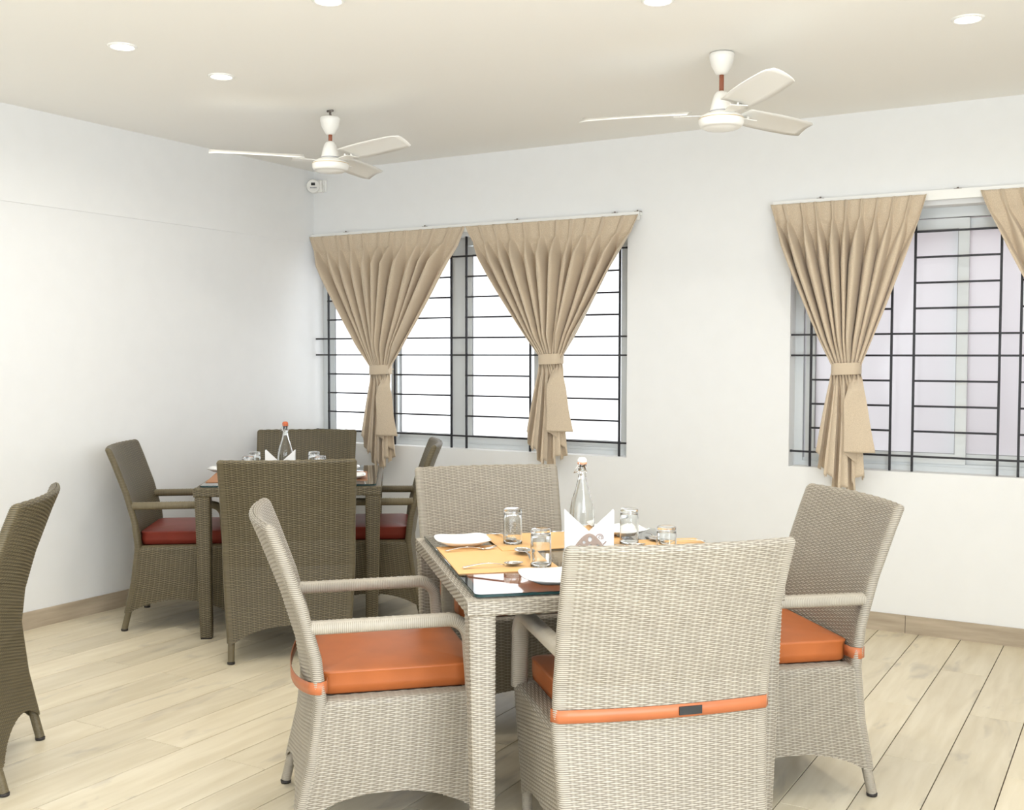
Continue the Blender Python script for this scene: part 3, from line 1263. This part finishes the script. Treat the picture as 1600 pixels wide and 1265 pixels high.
def cushion_mesh(m):
    hw, y0, y1, z0, z1 = 0.236, -0.205, 0.243, 0.430, 0.502
    n = 22
    Pc = []
    # stacked rounded-rectangle loops: bottom -> side -> top, then close in with a soft crown
    def loop(ins, z, rc=0.028, bulge=0.0):
        pts = []
        a0, a1, b0, b1 = -hw + ins, hw - ins, y0 + ins, y1 - ins
        rc2 = max(rc - ins * 0.6, 0.004)
        for (cx, cy, st) in ((a1 - rc2, b0 + rc2, -90), (a1 - rc2, b1 - rc2, 0), (a0 + rc2, b1 - rc2, 90), (a0 + rc2, b0 + rc2, 180)):
            for k in range(7):
                a = R(st + 15 * k)
                pts.append((cx + rc2 * math.cos(a), cy + rc2 * math.sin(a), z))
            # straight run subdivisions
        return pts
    lev = [(0.06, z0, ), (0.008, z0), (0.0, z0 + 0.006), (-0.003, z0 + 0.03), (-0.002, z1 - 0.014), (-0.004, z1 - 0.010), (-0.004, z1 - 0.006), (0.003, z1 - 0.004), (0.02, z1 + 0.000), (0.06, z1 + 0.005), (0.12, z1 + 0.008), (0.18, z1 + 0.009), (0.215, z1 + 0.009)]
    for l in lev:
        Pc.append(loop(l[0], l[1]))
    b = MB()
    m_ = len(Pc[0])
    vs = [p for lp in Pc for p in lp]
    fs = []
    for k in range(len(Pc) - 1):
        for i in range(m_):
            j = (i + 1) % m_
            fs.append((k * m_ + i, k * m_ + j, (k + 1) * m_ + j, (k + 1) * m_ + i))
    fs.append(tuple(range(m_ - 1, -1, -1)))
    q = (len(Pc) - 1) * m_
    fs.append(tuple(range(q, q + m_)))
    b.add(vs, fs, True)
    return b.mesh('cushion', m)


back_me, flip_b = make_backrest()
skirt_me = make_skirt()
arm_me = [make_arm(-1), make_arm(1)]
cush_me = {'orange': cushion_mesh(m_orange), 'brick': cushion_mesh(m_brick)}
seat_b = MB()
seat_b.box(-0.262, -0.195, 0.395, 0.262, 0.235, 0.424)
seat_me = seat_b.mesh('seat', m_wick)
_at = seat_me.attributes.new('strand', 'FLOAT', 'POINT')
_at.data.foreach_set('value', [0.6] * len(seat_me.vertices))
leg_me = []
foot_me = []
for (xb, yb, xt, yt) in ((-0.258, -0.286, -0.258, -0.240), (0.258, -0.286, 0.258, -0.240), (-0.247, 0.234, -0.252, 0.234), (0.247, 0.234, 0.252, 0.234)):
    leg_me.append(rings_leg((xt, yt, 0.20), (xb, yb, 0.010), 0.0145))
    b = MB()
    b.lathe([(0.014, 0.0), (0.0165, 0.001), (0.0175, 0.010), (0.012, 0.012)], 14, (xb, yb, 0))
    foot_me.append(b.mesh('foot_cap', m_rubber))


def strap_mesh(sag):
    """band round the lower back, its ends coming forward round the posts"""
    b = MB()
    zc = 0.470
    pts = []
    w = float(prof_w(zc))
    yb = float(prof_y(zc)) + 0.015
    kk = float(prof_k(zc))
    pts.append((-w + 0.05, yb + 0.026, 0))
    pts.append((-w + 0.012, yb + 0.022, 0))
    pts.append((-w - 0.006, yb, 0))
    for s in np.linspace(-0.96, 0.96, 25):
        e = 0.0055 + sag * (1 - s * s)
        pts.append((s * w, yb - kk * (1 - s * s) - 0.015 - e, -sag * 1.2 * (1 - s * s)))
    pts.append((w + 0.006, yb, 0))
    pts.append((w - 0.012, yb + 0.022, 0))
    pts.append((w - 0.05, yb + 0.026, 0))
    vs, fs = [], []
    for i, p in enumerate(pts):
        for dz in (-0.017, 0.017):
            vs.append((p[0], p[1], zc + p[2] + dz))
    for i in range(len(pts) - 1):
        fs.append((2 * i, 2 * i + 2, 2 * i + 3, 2 * i + 1))
    b.add(vs, fs, True)
    return b.mesh('strap', m_strap)


strap_tight = strap_mesh(0.0)
strap_loose = strap_mesh(0.022)


shaded_cache = {}


def shaded_version(me):
    if me.name not in shaded_cache:
        d = me.copy()
        for k in range(len(d.materials)):
            if d.materials[k] == m_wick:
                d.materials[k] = m_wick_shaded
        shaded_cache[me.name] = d
    return shaded_cache[me.name]


def make_chair(x, y, deg, lab, cush, group, strap=None, proto=None, dark=False):
    if proto is None:
        root = empty('wicker_armchair', (x, y, 0), R(deg - 90))
        link(back_me, 'backrest', root)
        link(skirt_me, 'seat_skirt', root)
        link(seat_me, 'seat', root)
        for k in range(2):
            link(arm_me[k], 'armrest', root)
        for k in range(4):
            lg = link(leg_me[k], 'leg', root)
            link(foot_me[k], 'foot_cap', lg)
    else:
        root = copy_tree(proto)
        root.location = (x, y, 0)
        root.rotation_euler = (0, 0, R(deg - 90))
        for c in list(root.children):
            if c.name.split('.')[0] in ('cushion', 'strap'):
                for g in list(c.children):
                    bpy.data.objects.remove(g)
                bpy.data.objects.remove(c)
    if dark:
        for c in root.children:
            c.data = shaded_version(c.data)
            for g in c.children:
                g.data = shaded_version(g.data)
    if cush:
        c = link(cush_me[cush], 'cushion', root)
        c['label'] = 'orange vinyl seat cushion' if cush == 'orange' else 'dark brick red vinyl seat cushion'
    if strap:
        s = link(strap_tight if strap == 'tight' else strap_loose, 'strap', root)
        s['label'] = 'orange vinyl strap tied round the lower back'
        so = s.modifiers.new('thick', 'SOLIDIFY')
        so.thickness = 0.002
        if strap == 'tight':
            zc = 0.470
            w = float(prof_w(zc))
            pb = MB()
            for xx0 in (0.030,):
                vs = []
                for xx_ in (xx0, xx0 + 0.03, xx0 + 0.064):
                    s_ = xx_ / w
                    yy_ = float(prof_y(zc)) + 0.015 - float(prof_k(zc)) * (1 - s_ * s_) - 0.0215 - 0.003
                    vs += [(xx_, yy_, zc - 0.011), (xx_, yy_, zc + 0.011), (xx_, yy_ + 0.003, zc - 0.011), (xx_, yy_ + 0.003, zc + 0.011)]
                fs = []
                for k in range(2):
                    o_ = k * 4
                    fs += [(o_, o_ + 4, o_ + 5, o_ + 1), (o_ + 2, o_ + 3, o_ + 7, o_ + 6), (o_ + 1, o_ + 5, o_ + 7, o_ + 3), (o_, o_ + 2, o_ + 6, o_ + 4)]
                fs += [(0, 1, 3, 2), (8, 10, 11, 9)]
                pb.add(vs, fs)
            p = pb.obj('fastener_patch', m_black, s)
            p['label'] = 'black hook and loop patch'
    label(root, lab, 'chair', group)
    return root


GF, GB = 'woven wicker armchairs round the near table', 'woven wicker armchairs round the far table'
chE = make_chair(2.871, -3.035, 44.3, 'wicker armchair with orange cushion at the left side of the near table, seen sideways', 'orange', GF, 'loose')
chF = make_chair(3.650, -2.905, 134.0, 'wicker armchair nearest the camera, back turned with a tight orange strap', 'orange', GF, 'tight', chE)
chG = make_chair(3.769, -2.188, 222.0, 'wicker armchair with orange cushion at the right side of the near table', 'orange', GF, 'tight', chE)
chH = make_chair(2.730, -2.052, -45.3, 'wicker armchair on the far side of the near table, facing the camera', 'orange', GF, None, chE)
chA = make_chair(0.519, -1.598, 36.7, 'shade-toned wicker armchair with brick red cushion beside the left wall, seen sideways', 'brick', GB, None, chE, True)
chB = make_chair(1.363, -1.757, 128.9, 'shade-toned wicker armchair at the far table with its back to the camera', 'brick', GB, None, chE, True)
chC = make_chair(0.532, -0.747, -55.6, 'shade-toned wicker armchair in the room corner behind the far table', 'brick', GB, None, chE, True)
chD = make_chair(1.244, -1.004, 215.7, 'shade-toned wicker armchair with brick red cushion on the window side of the far table', 'brick', GB, None, chE, True)
chI = make_chair(1.411, -3.584, 222.0, 'shade-toned wicker armchair cut by the left picture edge, turned away', 'brick', 'lone wicker armchair at the left edge', None, chE, True)


# ------------------------------------------------------------------ tables
def make_table(corner, deg, w, d, lab, dark=False):
    """corner: near-left corner; w along deg, d along deg+90"""
    root = empty('wicker_table', (corner[0], corner[1], 0), R(deg))
    ht = 0.742
    hb = 0.028
    for (sx, sy) in ((0, 0), (1, 0), (0, 1), (1, 1)):
        cx = 0.040 if sx == 0 else w - 0.040
        cy = 0.040 if sy == 0 else d - 0.040
        sh = (0.010 if sx == 0 else -0.010, 0.010 if sy == 0 else -0.010)
        o = link(square_post('leg', cx, cy, 0.008, ht - 0.004, 0.027, 0.036, sh), 'leg', root)
        b = MB()
        b.bbox(cx + sh[0] - 0.026, cy + sh[1] - 0.026, 0.0, cx + sh[0] + 0.026, cy + sh[1] + 0.026, 0.010, 0.002)
        b.obj('foot_cap', m_rubber, o)
    zc = ht - 0.020
    for (a, b) in (((0.0, hb, zc), (w, hb, zc)), ((w, d - hb, zc), (0.0, d - hb, zc)), ((hb, d - 0.005, zc), (hb, 0.005, zc)), ((w - hb, 0.005, zc), (w - hb, d - 0.005, zc))):
        link(beam('apron', a, b, hb - 0.002, 0.0185), 'apron', root)
    ins = 0.026
    g = MB()

    def rrect(i, rc=0.02):
        pts = []
        for (cx, cy, st) in ((w - i - rc, i + rc, -90), (w - i - rc, d - i - rc, 0), (i + rc, d - i - rc, 90), (i + rc, i + rc, 180)):
            for k in range(6):
                a = R(st + 18 * k)
                pts.append((cx + rc * math.cos(a), cy + rc * math.sin(a)))
        return pts
    z0, z1 = ht + 0.0045, ht + 0.0125
    pts = rrect(ins)
    g.prism(pts, z0, z1)
    go = g.obj('glass_top', m_gtop, root)
    e = MB()
    n = len(pts)
    p2 = rrect(ins - 0.001)
    vs = [(a, b, z0 + 0.0005) for a, b in p2] + [(a, b, z1 - 0.0008) for a, b in p2]
    e.add(vs, [(i, (i + 1) % n, n + (i + 1) % n, n + i) for i in range(n)])
    e.obj('glass_edge', m_gedge, go)
    if dark:
        for c in root.children:
            c.data = shaded_version(c.data)
    label(root, lab, 'table', 'wicker dining tables with glass tops')
    return root, z1


zt_all = 0.742 + 0.0125
tA, _ = make_table((3.352, -3.305), 43.0, 0.905, 1.03, 'wicker table with glass top laid for four in the foreground')
tB, _ = make_table((0.895, -1.935), 36.5, 0.905, 1.00, 'shade-toned wicker table with glass top near the left wall corner', True)


# ------------------------------------------------------------------ table ware
def placemat(corner, deg, w, d, z, lab, m, grp):
    root = MB()
    root.bbox(0, 0, 0, w, d, 0.0022, 0.0006)
    # stitched rim
    rim = MB()
    for (a, b, c, e_) in ((0.004, 0.004, w - 0.004, 0.006), (0.004, d - 0.006, w - 0.004, d - 0.004), (0.004, 0.006, 0.006, d - 0.006), (w - 0.006, 0.006, w - 0.004, d - 0.006)):
        rim.box(a, b, 0.0022, c, e_, 0.0026)
    o = root.obj('placemat', m)
    o.location = (corner[0], corner[1], z)
    o.rotation_euler = (0, 0, R(deg))
    r = rim.obj('stitched_rim', m, o)
    label(o, lab, 'placemat', grp)
    return o


ZT = zt_all
GM = 'orange placemats on the near table'
# local x along w; matE corner b = near, runs (toward a) at 132 deg; depth toward 42 deg
placemat((3.393, -2.853), 132.5, 0.450, 0.310, ZT + 0.0004, 'orange tan placemat on the left edge of the near table', m_mat, GM)
placemat((3.087, -2.685), 43.0, 0.450, 0.320, ZT + 0.0032, 'orange tan placemat on the far edge of the near table beside the bottle', m_mat, GM)
placemat((3.298, -2.326), -48.0, 0.450, 0.310, ZT + 0.0004, 'orange tan placemat on the right edge of the near table', m_mat, GM)
placemat((3.660, -2.990), 43.0, 0.340, 0.250, ZT + 0.0004, 'orange tan placemat on the near table hidden by the nearest chair', m_mat, GM)
GM2 = 'brown placemats on the far table'
placemat((1.060, -1.600), 129.0, 0.45, 0.30, ZT + 0.0004, 'brown orange placemat on the left edge of the far table', m_mat2, GM2)
placemat((0.957, -1.140), -52.0, 0.42, 0.30, ZT + 0.0004, 'brown orange placemat on the right edge of the far table', m_mat2, GM2)
ZM = ZT + 0.0040
ZG = ZT + 0.0062


def plate(x, y, deg, size, lab, grp, z=None):
    """square-ish china side plate with bowed sides and a raised rim"""
    n = 48
    b = MB()
    vs, fs = [], []
    lev = [(0.55, 0.0), (0.62, 0.0005), (0.80, 0.008), (0.99, 0.0155), (1.0, 0.0175), (0.985, 0.0185), (0.90, 0.0150), (0.80, 0.0115), (0.66, 0.0050), (0.50, 0.0042), (0.25, 0.0040), (0.02, 0.0040)]
    for (k, zz) in lev:
        for i in range(n):
            a = 2 * PI * i / n
            c, s_ = math.cos(a), math.sin(a)
            p = 4.2
            rr = (abs(c) ** p + abs(s_) ** p) ** (-1 / p) * size / 2 * k
            vs.append((rr * c, rr * s_, zz + 0.010 * (abs(c * s_) * 2) ** 3 * max(0, k - 0.6)))
    for k in range(len(lev) - 1):
        for i in range(n):
            j = (i + 1) % n
            fs.append((k * n + i, k * n + j, (k + 1) * n + j, (k + 1) * n + i))
    fs.append(tuple(range(n - 1, -1, -1)))
    q = (len(lev) - 1) * n
    fs.append(tuple(range(q, q + n)))
    b.add(vs, fs, True)
    o = b.obj('side_plate', m_china)
    o.location = (x, y, ZM if z is None else z)
    o.rotation_euler = (0, 0, R(deg))
    return label(o, lab, 'plate', grp)


GP, GP2 = 'white side plates on the near table', 'white side plates on the far table'
plate(2.915, -2.655, 43, 0.182, 'white square side plate at the left corner of the near table', GP, ZG + 0.0003)
plate(3.452, -3.000, 43, 0.200, 'white square side plate at the front edge beside the nearest chair', GP, ZT + 0.0006)
plate(3.266, -2.181, 43, 0.190, 'white square side plate behind the napkins on the near table', GP, ZG)
plate(0.530, -1.365, 36, 0.175, 'white square side plate on the left edge of the far table', GP2, ZT + 0.0032)
plate(1.320, -1.285, 36, 0.190, 'white square side plate on the right edge of the far table', GP2, ZT + 0.0032)
plate(1.050, -0.985, 36, 0.180, 'white square side plate at the back corner of the far table', GP2, ZT + 0.0032)


def tumbler(x, y, lab, grp, z=None, h=0.118, r=0.032):
    """straight tumbler standing upside down, thick foot at the top"""
    b = MB()
    t = 0.0022
    prof = [(r - t, 0.0), (r, 0.0008), (r, 0.01), (r - 0.001, h * 0.6), (r - 0.002, h - 0.006), (r - 0.0035, h - 0.001), (r - 0.006, h), (0.004, h - 0.0015),
            ]
    inner = [(0.003, h - 0.016), (r - 0.008, h - 0.0165), (r - 0.0045, h - 0.021), (r - 0.0035, h * 0.6), (r - t - 0.0006, 0.01), (r - t, 0.0)]
    n = 32
    vs, fs = [], []
    allp = prof + inner
    for (rr, zz) in allp[:-1]:
        for i in range(n):
            a = 2 * PI * i / n
            vs.append((rr * math.cos(a), rr * math.sin(a), zz))
    m_ = len(allp) - 1
    for k in range(m_):
        k2 = (k + 1) % m_
        if k == len(prof) - 1:
            continue
        for i in range(n):
            j = (i + 1) % n
            fs.append((k * n + i, k * n + j, k2 * n + j, k2 * n + i))
    k = len(prof) - 1
    fs.append(tuple(range(k * n, k * n + n)))
    fs.append(tuple(range((k + 1) * n + n - 1, (k + 1) * n - 1, -1)))
    b.add(vs, fs, True)
    o = b.obj('tumbler', m_glass)
    fix_normals(o.data)
    o.location = (x, y, ZG if z is None else z)
    return label(o, lab, 'glass', grp)


GG, GG2 = 'upside down tumblers on the near table', 'upside down tumblers on the far table'
tumbler(3.051, -2.556, 'upside down tumbler left of the napkins, in front of the far chair', GG)
tumbler(3.316, -2.842, 'upside down tumbler beside the front plate on the near table', GG, h=0.112, z=ZM)
tumbler(3.386, -2.355, 'upside down tumbler just right of the napkins on the near table', GG)
tumbler(3.596, -2.541, 'upside down tumbler at the right, half hidden by the nearest chair', GG, h=0.102, z=ZM)
tumbler(0.770, -1.380, 'upside down tumbler left of the bottle on the far table', GG2, z=ZM)
tumbler(1.030, -1.205, 'upside down tumbler right of the napkins on the far table', GG2, z=ZM)
tumbler(1.225, -1.385, 'upside down tumbler at the right on the far table, mostly hidden', GG2, z=ZM)
tumbler(0.905, -1.570, 'upside down tumbler at the left on the far table, mostly hidden', GG2, z=ZM)


def bottle(x, y, lab, grp, red, h=0.262):
    root = empty('swing_top_bottle', (x, y, ZM))
    k = h / 0.262
    prof = [(0.030, 0.0), (0.040, 0.003), (0.042, 0.012), (0.0425, 0.09), (0.040, 0.115), (0.033, 0.145), (0.022, 0.178), (0.0155, 0.205), (0.0135, 0.225), (0.0165, 0.228), (0.0165, 0.236), (0.0130, 0.240), (0.0145, 0.252), (0.0145, 0.262)]
    t = 0.003
    inner = [(0.0095, 0.262), (0.0095, 0.225), (0.0120, 0.205), (0.0185, 0.178), (0.0295, 0.145), (0.0365, 0.115), (0.0390, 0.09), (0.0385, 0.016), (0.034, 0.009), (0.01, 0.012)]
    b = MB()
    n = 32
    allp = [(r_ * 1.0, z_ * k) for r_, z_ in prof + inner]
    vs, fs = [], []
    for (rr, zz) in allp:
        for i in range(n):
            a = 2 * PI * i / n
            vs.append((rr * math.cos(a), rr * math.sin(a), zz))
    for q in range(len(allp) - 1):
        for i in range(n):
            j = (i + 1) % n
            fs.append((q * n + i, q * n + j, (q + 1) * n + j, (q + 1) * n + i))
    fs.append(tuple(range(n - 1, -1, -1)))
    q = (len(allp) - 1) * n
    fs.append(tuple(range(q, q + n)))
    b.add(vs, fs, True)
    o = b.obj('bottle_body', m_glass, root)
    fix_normals(o.data)
    b = MB()
    b.lathe([(0.0085, h - 0.004), (0.0150, h + 0.0005), (0.0155, h + 0.004), (0.0155, h + 0.009), (0.011, h + 0.016), (0.004, h + 0.017)], 24)
    b.obj('stopper', m_red if red else m_ceramic, root)
    b = MB()
    b.lathe([(0.0150, h - 0.006), (0.0162, h - 0.005), (0.0162, h + 0.0), (0.0150, h + 0.001)], 24, caps=False)
    b.obj('seal_ring', m_red if red else m_seal, root)
    b = MB()
    for s in (-1, 1):
        b.tube([(-0.004, s * 0.016, h + 0.008), (-0.010, s * 0.0185, h - 0.006), (-0.022, s * 0.0175, h - 0.022), (-0.026, s * 0.012, h - 0.034)], 0.0011, 6)
        b.tube([(-0.026, s * 0.012, h - 0.034), (-0.012, s * 0.0185, h - 0.030), (0.004, s * 0.0175, h - 0.029)], 0.0011, 6)
    b.tube([(-0.026, -0.012, h - 0.034), (-0.029, 0, h - 0.036), (-0.026, 0.012, h - 0.034)], 0.0011, 6)
    ring = [(0.0172 * math.cos(2 * PI * i / 24), 0.0172 * math.sin(2 * PI * i / 24), h - 0.030) for i in range(25)]
    b.tube(ring, 0.0011, 6, caps=False)
    b.obj('wire_bail', m_chrome, root)
    root.rotation_euler = (0, 0, R(25))
    return label(root, lab, 'bottle', grp)


bottle(3.239, -2.415, 'clear swing top glass bottle behind the napkins on the near table', 'swing top bottles', False, 0.272)
bottle(0.905, -1.290, 'clear swing top glass bottle with red stopper on the far table', 'swing top bottles', True, 0.262)


def napkin_holder(x, y, deg, lab, scale=1.0):
    """board holder with oval holes in front, paper napkins fanned into a V behind it"""
    root = empty('napkin_holder', (x, y, ZM), R(deg))
    label(root, lab, 'napkin holder', 'napkin holders')
    # bell-shaped plates, cut with oval holes: build as a grid of rings joined to the outline
    import bmesh

    def plate_mesh(yc, th=0.004):
        bm = bmesh.new()
        out = []
        for i in range(-16, 17):
            xx_ = i / 16 * 0.066
            zz = 0.064 * (math.cos(PI * min(1, abs(xx_) / 0.074)) * 0.5 + 0.5) ** 0.85 + 0.004
            out.append((xx_, zz))
        poly = [(-0.066, 0.0)] + out + [(0.066, 0.0)]
        ov = [bm.verts.new((a, 0, b)) for a, b in poly]
        edges = [bm.edges.new((ov[i], ov[(i + 1) % len(ov)])) for i in range(len(ov))]
        for (hx, hz, ha, hb) in ((0.002, 0.050, 0.0066, 0.0088), (-0.0165, 0.040, 0.0050, 0.0054), (-0.031, 0.026, 0.0050, 0.0052), (0.027, 0.028, 0.0050, 0.0056), (0.002, 0.026, 0.0070, 0.0080), (-0.016, 0.014, 0.0055, 0.0055), (0.018, 0.012, 0.0055, 0.0055)):
            hv = [bm.verts.new((hx + ha * math.cos(2 * PI * k / 18), 0, hz + hb * math.sin(2 * PI * k / 18))) for k in range(18)]
            edges += [bm.edges.new((hv[k], hv[(k + 1) % 18])) for k in range(18)]
        res = bmesh.ops.triangle_fill(bm, edges=edges, use_beauty=True)
        ext = bmesh.ops.extrude_face_region(bm, geom=bm.faces[:])
        bmesh.ops.translate(bm, vec=(0, th, 0), verts=[g for g in ext['geom'] if isinstance(g, bmesh.types.BMVert)])
        bmesh.ops.recalc_face_normals(bm, faces=bm.faces)
        bmesh.ops.translate(bm, vec=(0, yc, 0), verts=bm.verts)
        me = bpy.data.meshes.new('holder_plate')
        bm.to_mesh(me)
        bm.free()
        me.materials.append(m_holder)
        return me
    link(plate_mesh(-0.022), 'holder_plate', root)
    link(plate_mesh(0.018), 'holder_plate', root)
    b = MB()
    b.bbox(-0.066, -0.022, -0.0, 0.066, 0.022, 0.004, 0.001)
    b.obj('holder_base', m_holder, root)
    # napkins: folded to triangles, tips up on either side
    lays = [(-0.016, 0.0), (-0.012, 0.004), (-0.008, 0.0), (-0.003, -0.003), (0.002, 0.003), (0.007, 0.0), (0.012, -0.002)]
    for k, (yy, sh) in enumerate(lays):
        for sgn in (-1, 1):
            b = MB()
            e = 0.004 * (k % 3)
            tip = (sgn * (0.078 - e * 0.8), 0.142 - e)
            poly = [(sgn * 0.078, 0.012), (sgn * -0.020, 0.012), (sgn * -0.022, 0.050 + sh), tip, (sgn * (0.0785), 0.135 - e)]
            if sgn < 0:
                poly = poly[::-1]
            b.prism(poly, yy + (0.0012 if sgn > 0 else -0.0012), yy + (0.0030 if sgn > 0 else 0.0006), 'xz')
            b.obj('napkin', m_napkin, root)
    # printed round emblem on the front right napkin
    b = MB()
    cx, cz, yy = 0.033, 0.055, -0.0172 + 0.0008
    def arc(r0, r1, a0, a1, cx=cx, cz=cz):
        n = 14
        vs = []
        for i in range(n + 1):
            a = R(a0 + (a1 - a0) * i / n)
            vs += [(cx + r0 * math.cos(a), yy, cz + r0 * math.sin(a)), (cx + r1 * math.cos(a), yy, cz + r1 * math.sin(a))]
        b.add(vs, [(2 * i, 2 * i + 1, 2 * i + 3, 2 * i + 2) for i in range(n)])
    arc(0.0100, 0.0118, -30, 190)
    arc(0.0064, 0.0080, -60, 120)
    arc(0.0028, 0.0040, 40, 300)
    for k in range(4):
        arc(0.0012, 0.0028, 0, 359, cx=0.022 - 0.003 * (k % 2), cz=0.046 - 0.004 * k * 0.8)
    for k in range(5):
        z_ = 0.032 + k * 0.002
        b.box(0.044 + k * 0.002, yy - 0.0002, z_, 0.046 + k * 0.002, yy, z_ + 0.003)
    b.obj('printed_emblem', m_print, root)
    root.scale = (scale, scale, scale)
    return root


napkin_holder(3.352, -2.590, 30, 'taupe napkin holder with white paper napkins in a V on the near table', 1.0)
napkin_holder(0.965, -1.395, 33, 'napkin holder with white paper napkins in a V on the far table', 0.98)


def spoon_mesh(Ls=0.185, big=1.0):
    b = MB()
    # handle
    n = 14
    pts = []
    for i in range(n + 1):
        t = i / n
        xx_ = t * (Ls - 0.055)
        w = 0.0065 - 0.0042 * math.sin(min(1, t * 1.15) * PI / 2) + 0.0008
        z_ = 0.003 + 0.010 * math.sin(PI * t) * (0.6 + 0.4 * t)
        pts.append((xx_, w, z_))
    vs, fs = [], []
    for (xx_, w, z_) in pts:
        vs += [(xx_, -w, z_), (xx_, -w * 0.5, z_ + 0.0014), (xx_, w * 0.5, z_ + 0.0014), (xx_, w, z_), (xx_, 0, z_ - 0.0014)]
    for i in range(n):
        for k in range(5):
            k2 = (k + 1) % 5
            fs.append((i * 5 + k, (i + 1) * 5 + k, (i + 1) * 5 + k2, i * 5 + k2))
    fs.append((0, 1, 2, 3, 4))
    q = n * 5
    fs.append((q + 4, q + 3, q + 2, q + 1, q))
    b.add(vs, fs, True)
    # bowl
    nu, nv = 20, 7
    vs, fs = [], []
    for sgn in (0, 1):
        for j in range(nv):
            rr = j / (nv - 1)
            for i in range(nu):
                a = 2 * PI * i / nu
                ex = 0.030 * big * (1 + 0.12 * math.cos(a))
                x_ = Ls - 0.030 + ex * rr * math.cos(a)
                y_ = 0.0205 * big * rr * math.sin(a)
                z_ = 0.0085 * (rr * rr) + (0.0012 if sgn else 0.0)
                vs.append((x_, y_, z_))
    for sgn in (0, 1):
        o_ = sgn * nu * nv
        for j in range(nv - 1):
            for i in range(nu):
                i2 = (i + 1) % nu
                f = (o_ + j * nu + i, o_ + j * nu + i2, o_ + (j + 1) * nu + i2, o_ + (j + 1) * nu + i)
                fs.append(f if sgn else f[::-1])
    for i in range(nu):
        i2 = (i + 1) % nu
        fs.append(((nv - 1) * nu + i, (nv - 1) * nu + i2, nu * nv + (nv - 1) * nu + i2, nu * nv + (nv - 1) * nu + i))
    b.add(vs, fs, True)
    me = b.mesh('spoon', m_chrome)
    return me


def fork_mesh(Ls=0.175):
    b = MB()
    n = 14
    vs, fs = [], []
    for i in range(n + 1):
        t = i / n
        xx_ = t * (Ls - 0.05)
        w = 0.0065 - 0.0042 * math.sin(min(1, t * 1.15) * PI / 2) + 0.0008 + (0.006 * max(0, (t - 0.85) / 0.15))
        z_ = 0.003 + 0.009 * math.sin(PI * t) * (0.6 + 0.4 * t)
        vs += [(xx_, -w, z_), (xx_, -w * 0.5, z_ + 0.0012), (xx_, w * 0.5, z_ + 0.0012), (xx_, w, z_), (xx_, 0, z_ - 0.0012)]
    for i in range(n):
        for k in range(5):
            k2 = (k + 1) % 5
            fs.append((i * 5 + k, (i + 1) * 5 + k, (i + 1) * 5 + k2, i * 5 + k2))
    fs.append((0, 1, 2, 3, 4))
    q = n * 5
    fs.append((q + 4, q + 3, q + 2, q + 1, q))
    b.add(vs, fs, True)
    for k in range(4):
        y = -0.0085 + k * 0.00567
        b.tube([(Ls - 0.052, y * 0.75, 0.002), (Ls - 0.035, y, 0.0018), (Ls - 0.015, y, 0.004), (Ls, y * 0.95, 0.010)], [0.0019, 0.0017, 0.0014, 0.0008], 6)
    b.box(Ls - 0.056, -0.0098, 0.0015, Ls - 0.036, 0.0098, 0.0035)
    return b.mesh('fork', m_chrome)


sp_me, fk_me, tsp_me = spoon_mesh(), fork_mesh(), spoon_mesh(0.170, 1.35)


def cutlery(me, nm, p0, p1, z, lab, roll=0):
    o = link(me, nm)
    o.location = (p0[0], p0[1], z)
    o.rotation_euler = (R(roll), 0, math.atan2(p1[1] - p0[1], p1[0] - p0[0]))
    return label(o, lab, 'cutlery', 'cutlery on the near table')


cutlery(fk_me, 'fork', (2.940, -2.795), (3.055, -2.650), ZM, 'steel fork along the front side of the corner plate')
cutlery(sp_me, 'spoon', (3.139, -3.000), (3.262, -2.862), ZM, 'steel spoon along the front edge of the left placemat')
cutlery(tsp_me, 'spoon', (3.262, -2.800), (3.135, -2.655), ZM + 0.0032, 'steel spoon with its big bowl between the two left tumblers')
cutlery(sp_me, 'spoon', (2.905, -2.425), (3.035, -2.535), ZG + 0.001, 'steel spoon seen through the tumbler by the far chair')
cutlery(tsp_me, 'spoon', (3.352, -2.130), (3.475, -2.290), ZM, 'steel spoon slanting toward the camera on the right placemat')
cutlery(fk_me, 'fork', (3.590, -2.185), (3.465, -2.300), ZM, 'steel fork lying at the right edge of the near table')
cutlery(sp_me, 'spoon', (3.330, -2.520), (3.445, -2.390), ZM + 0.001, 'steel spoon half hidden right of the napkin holder')
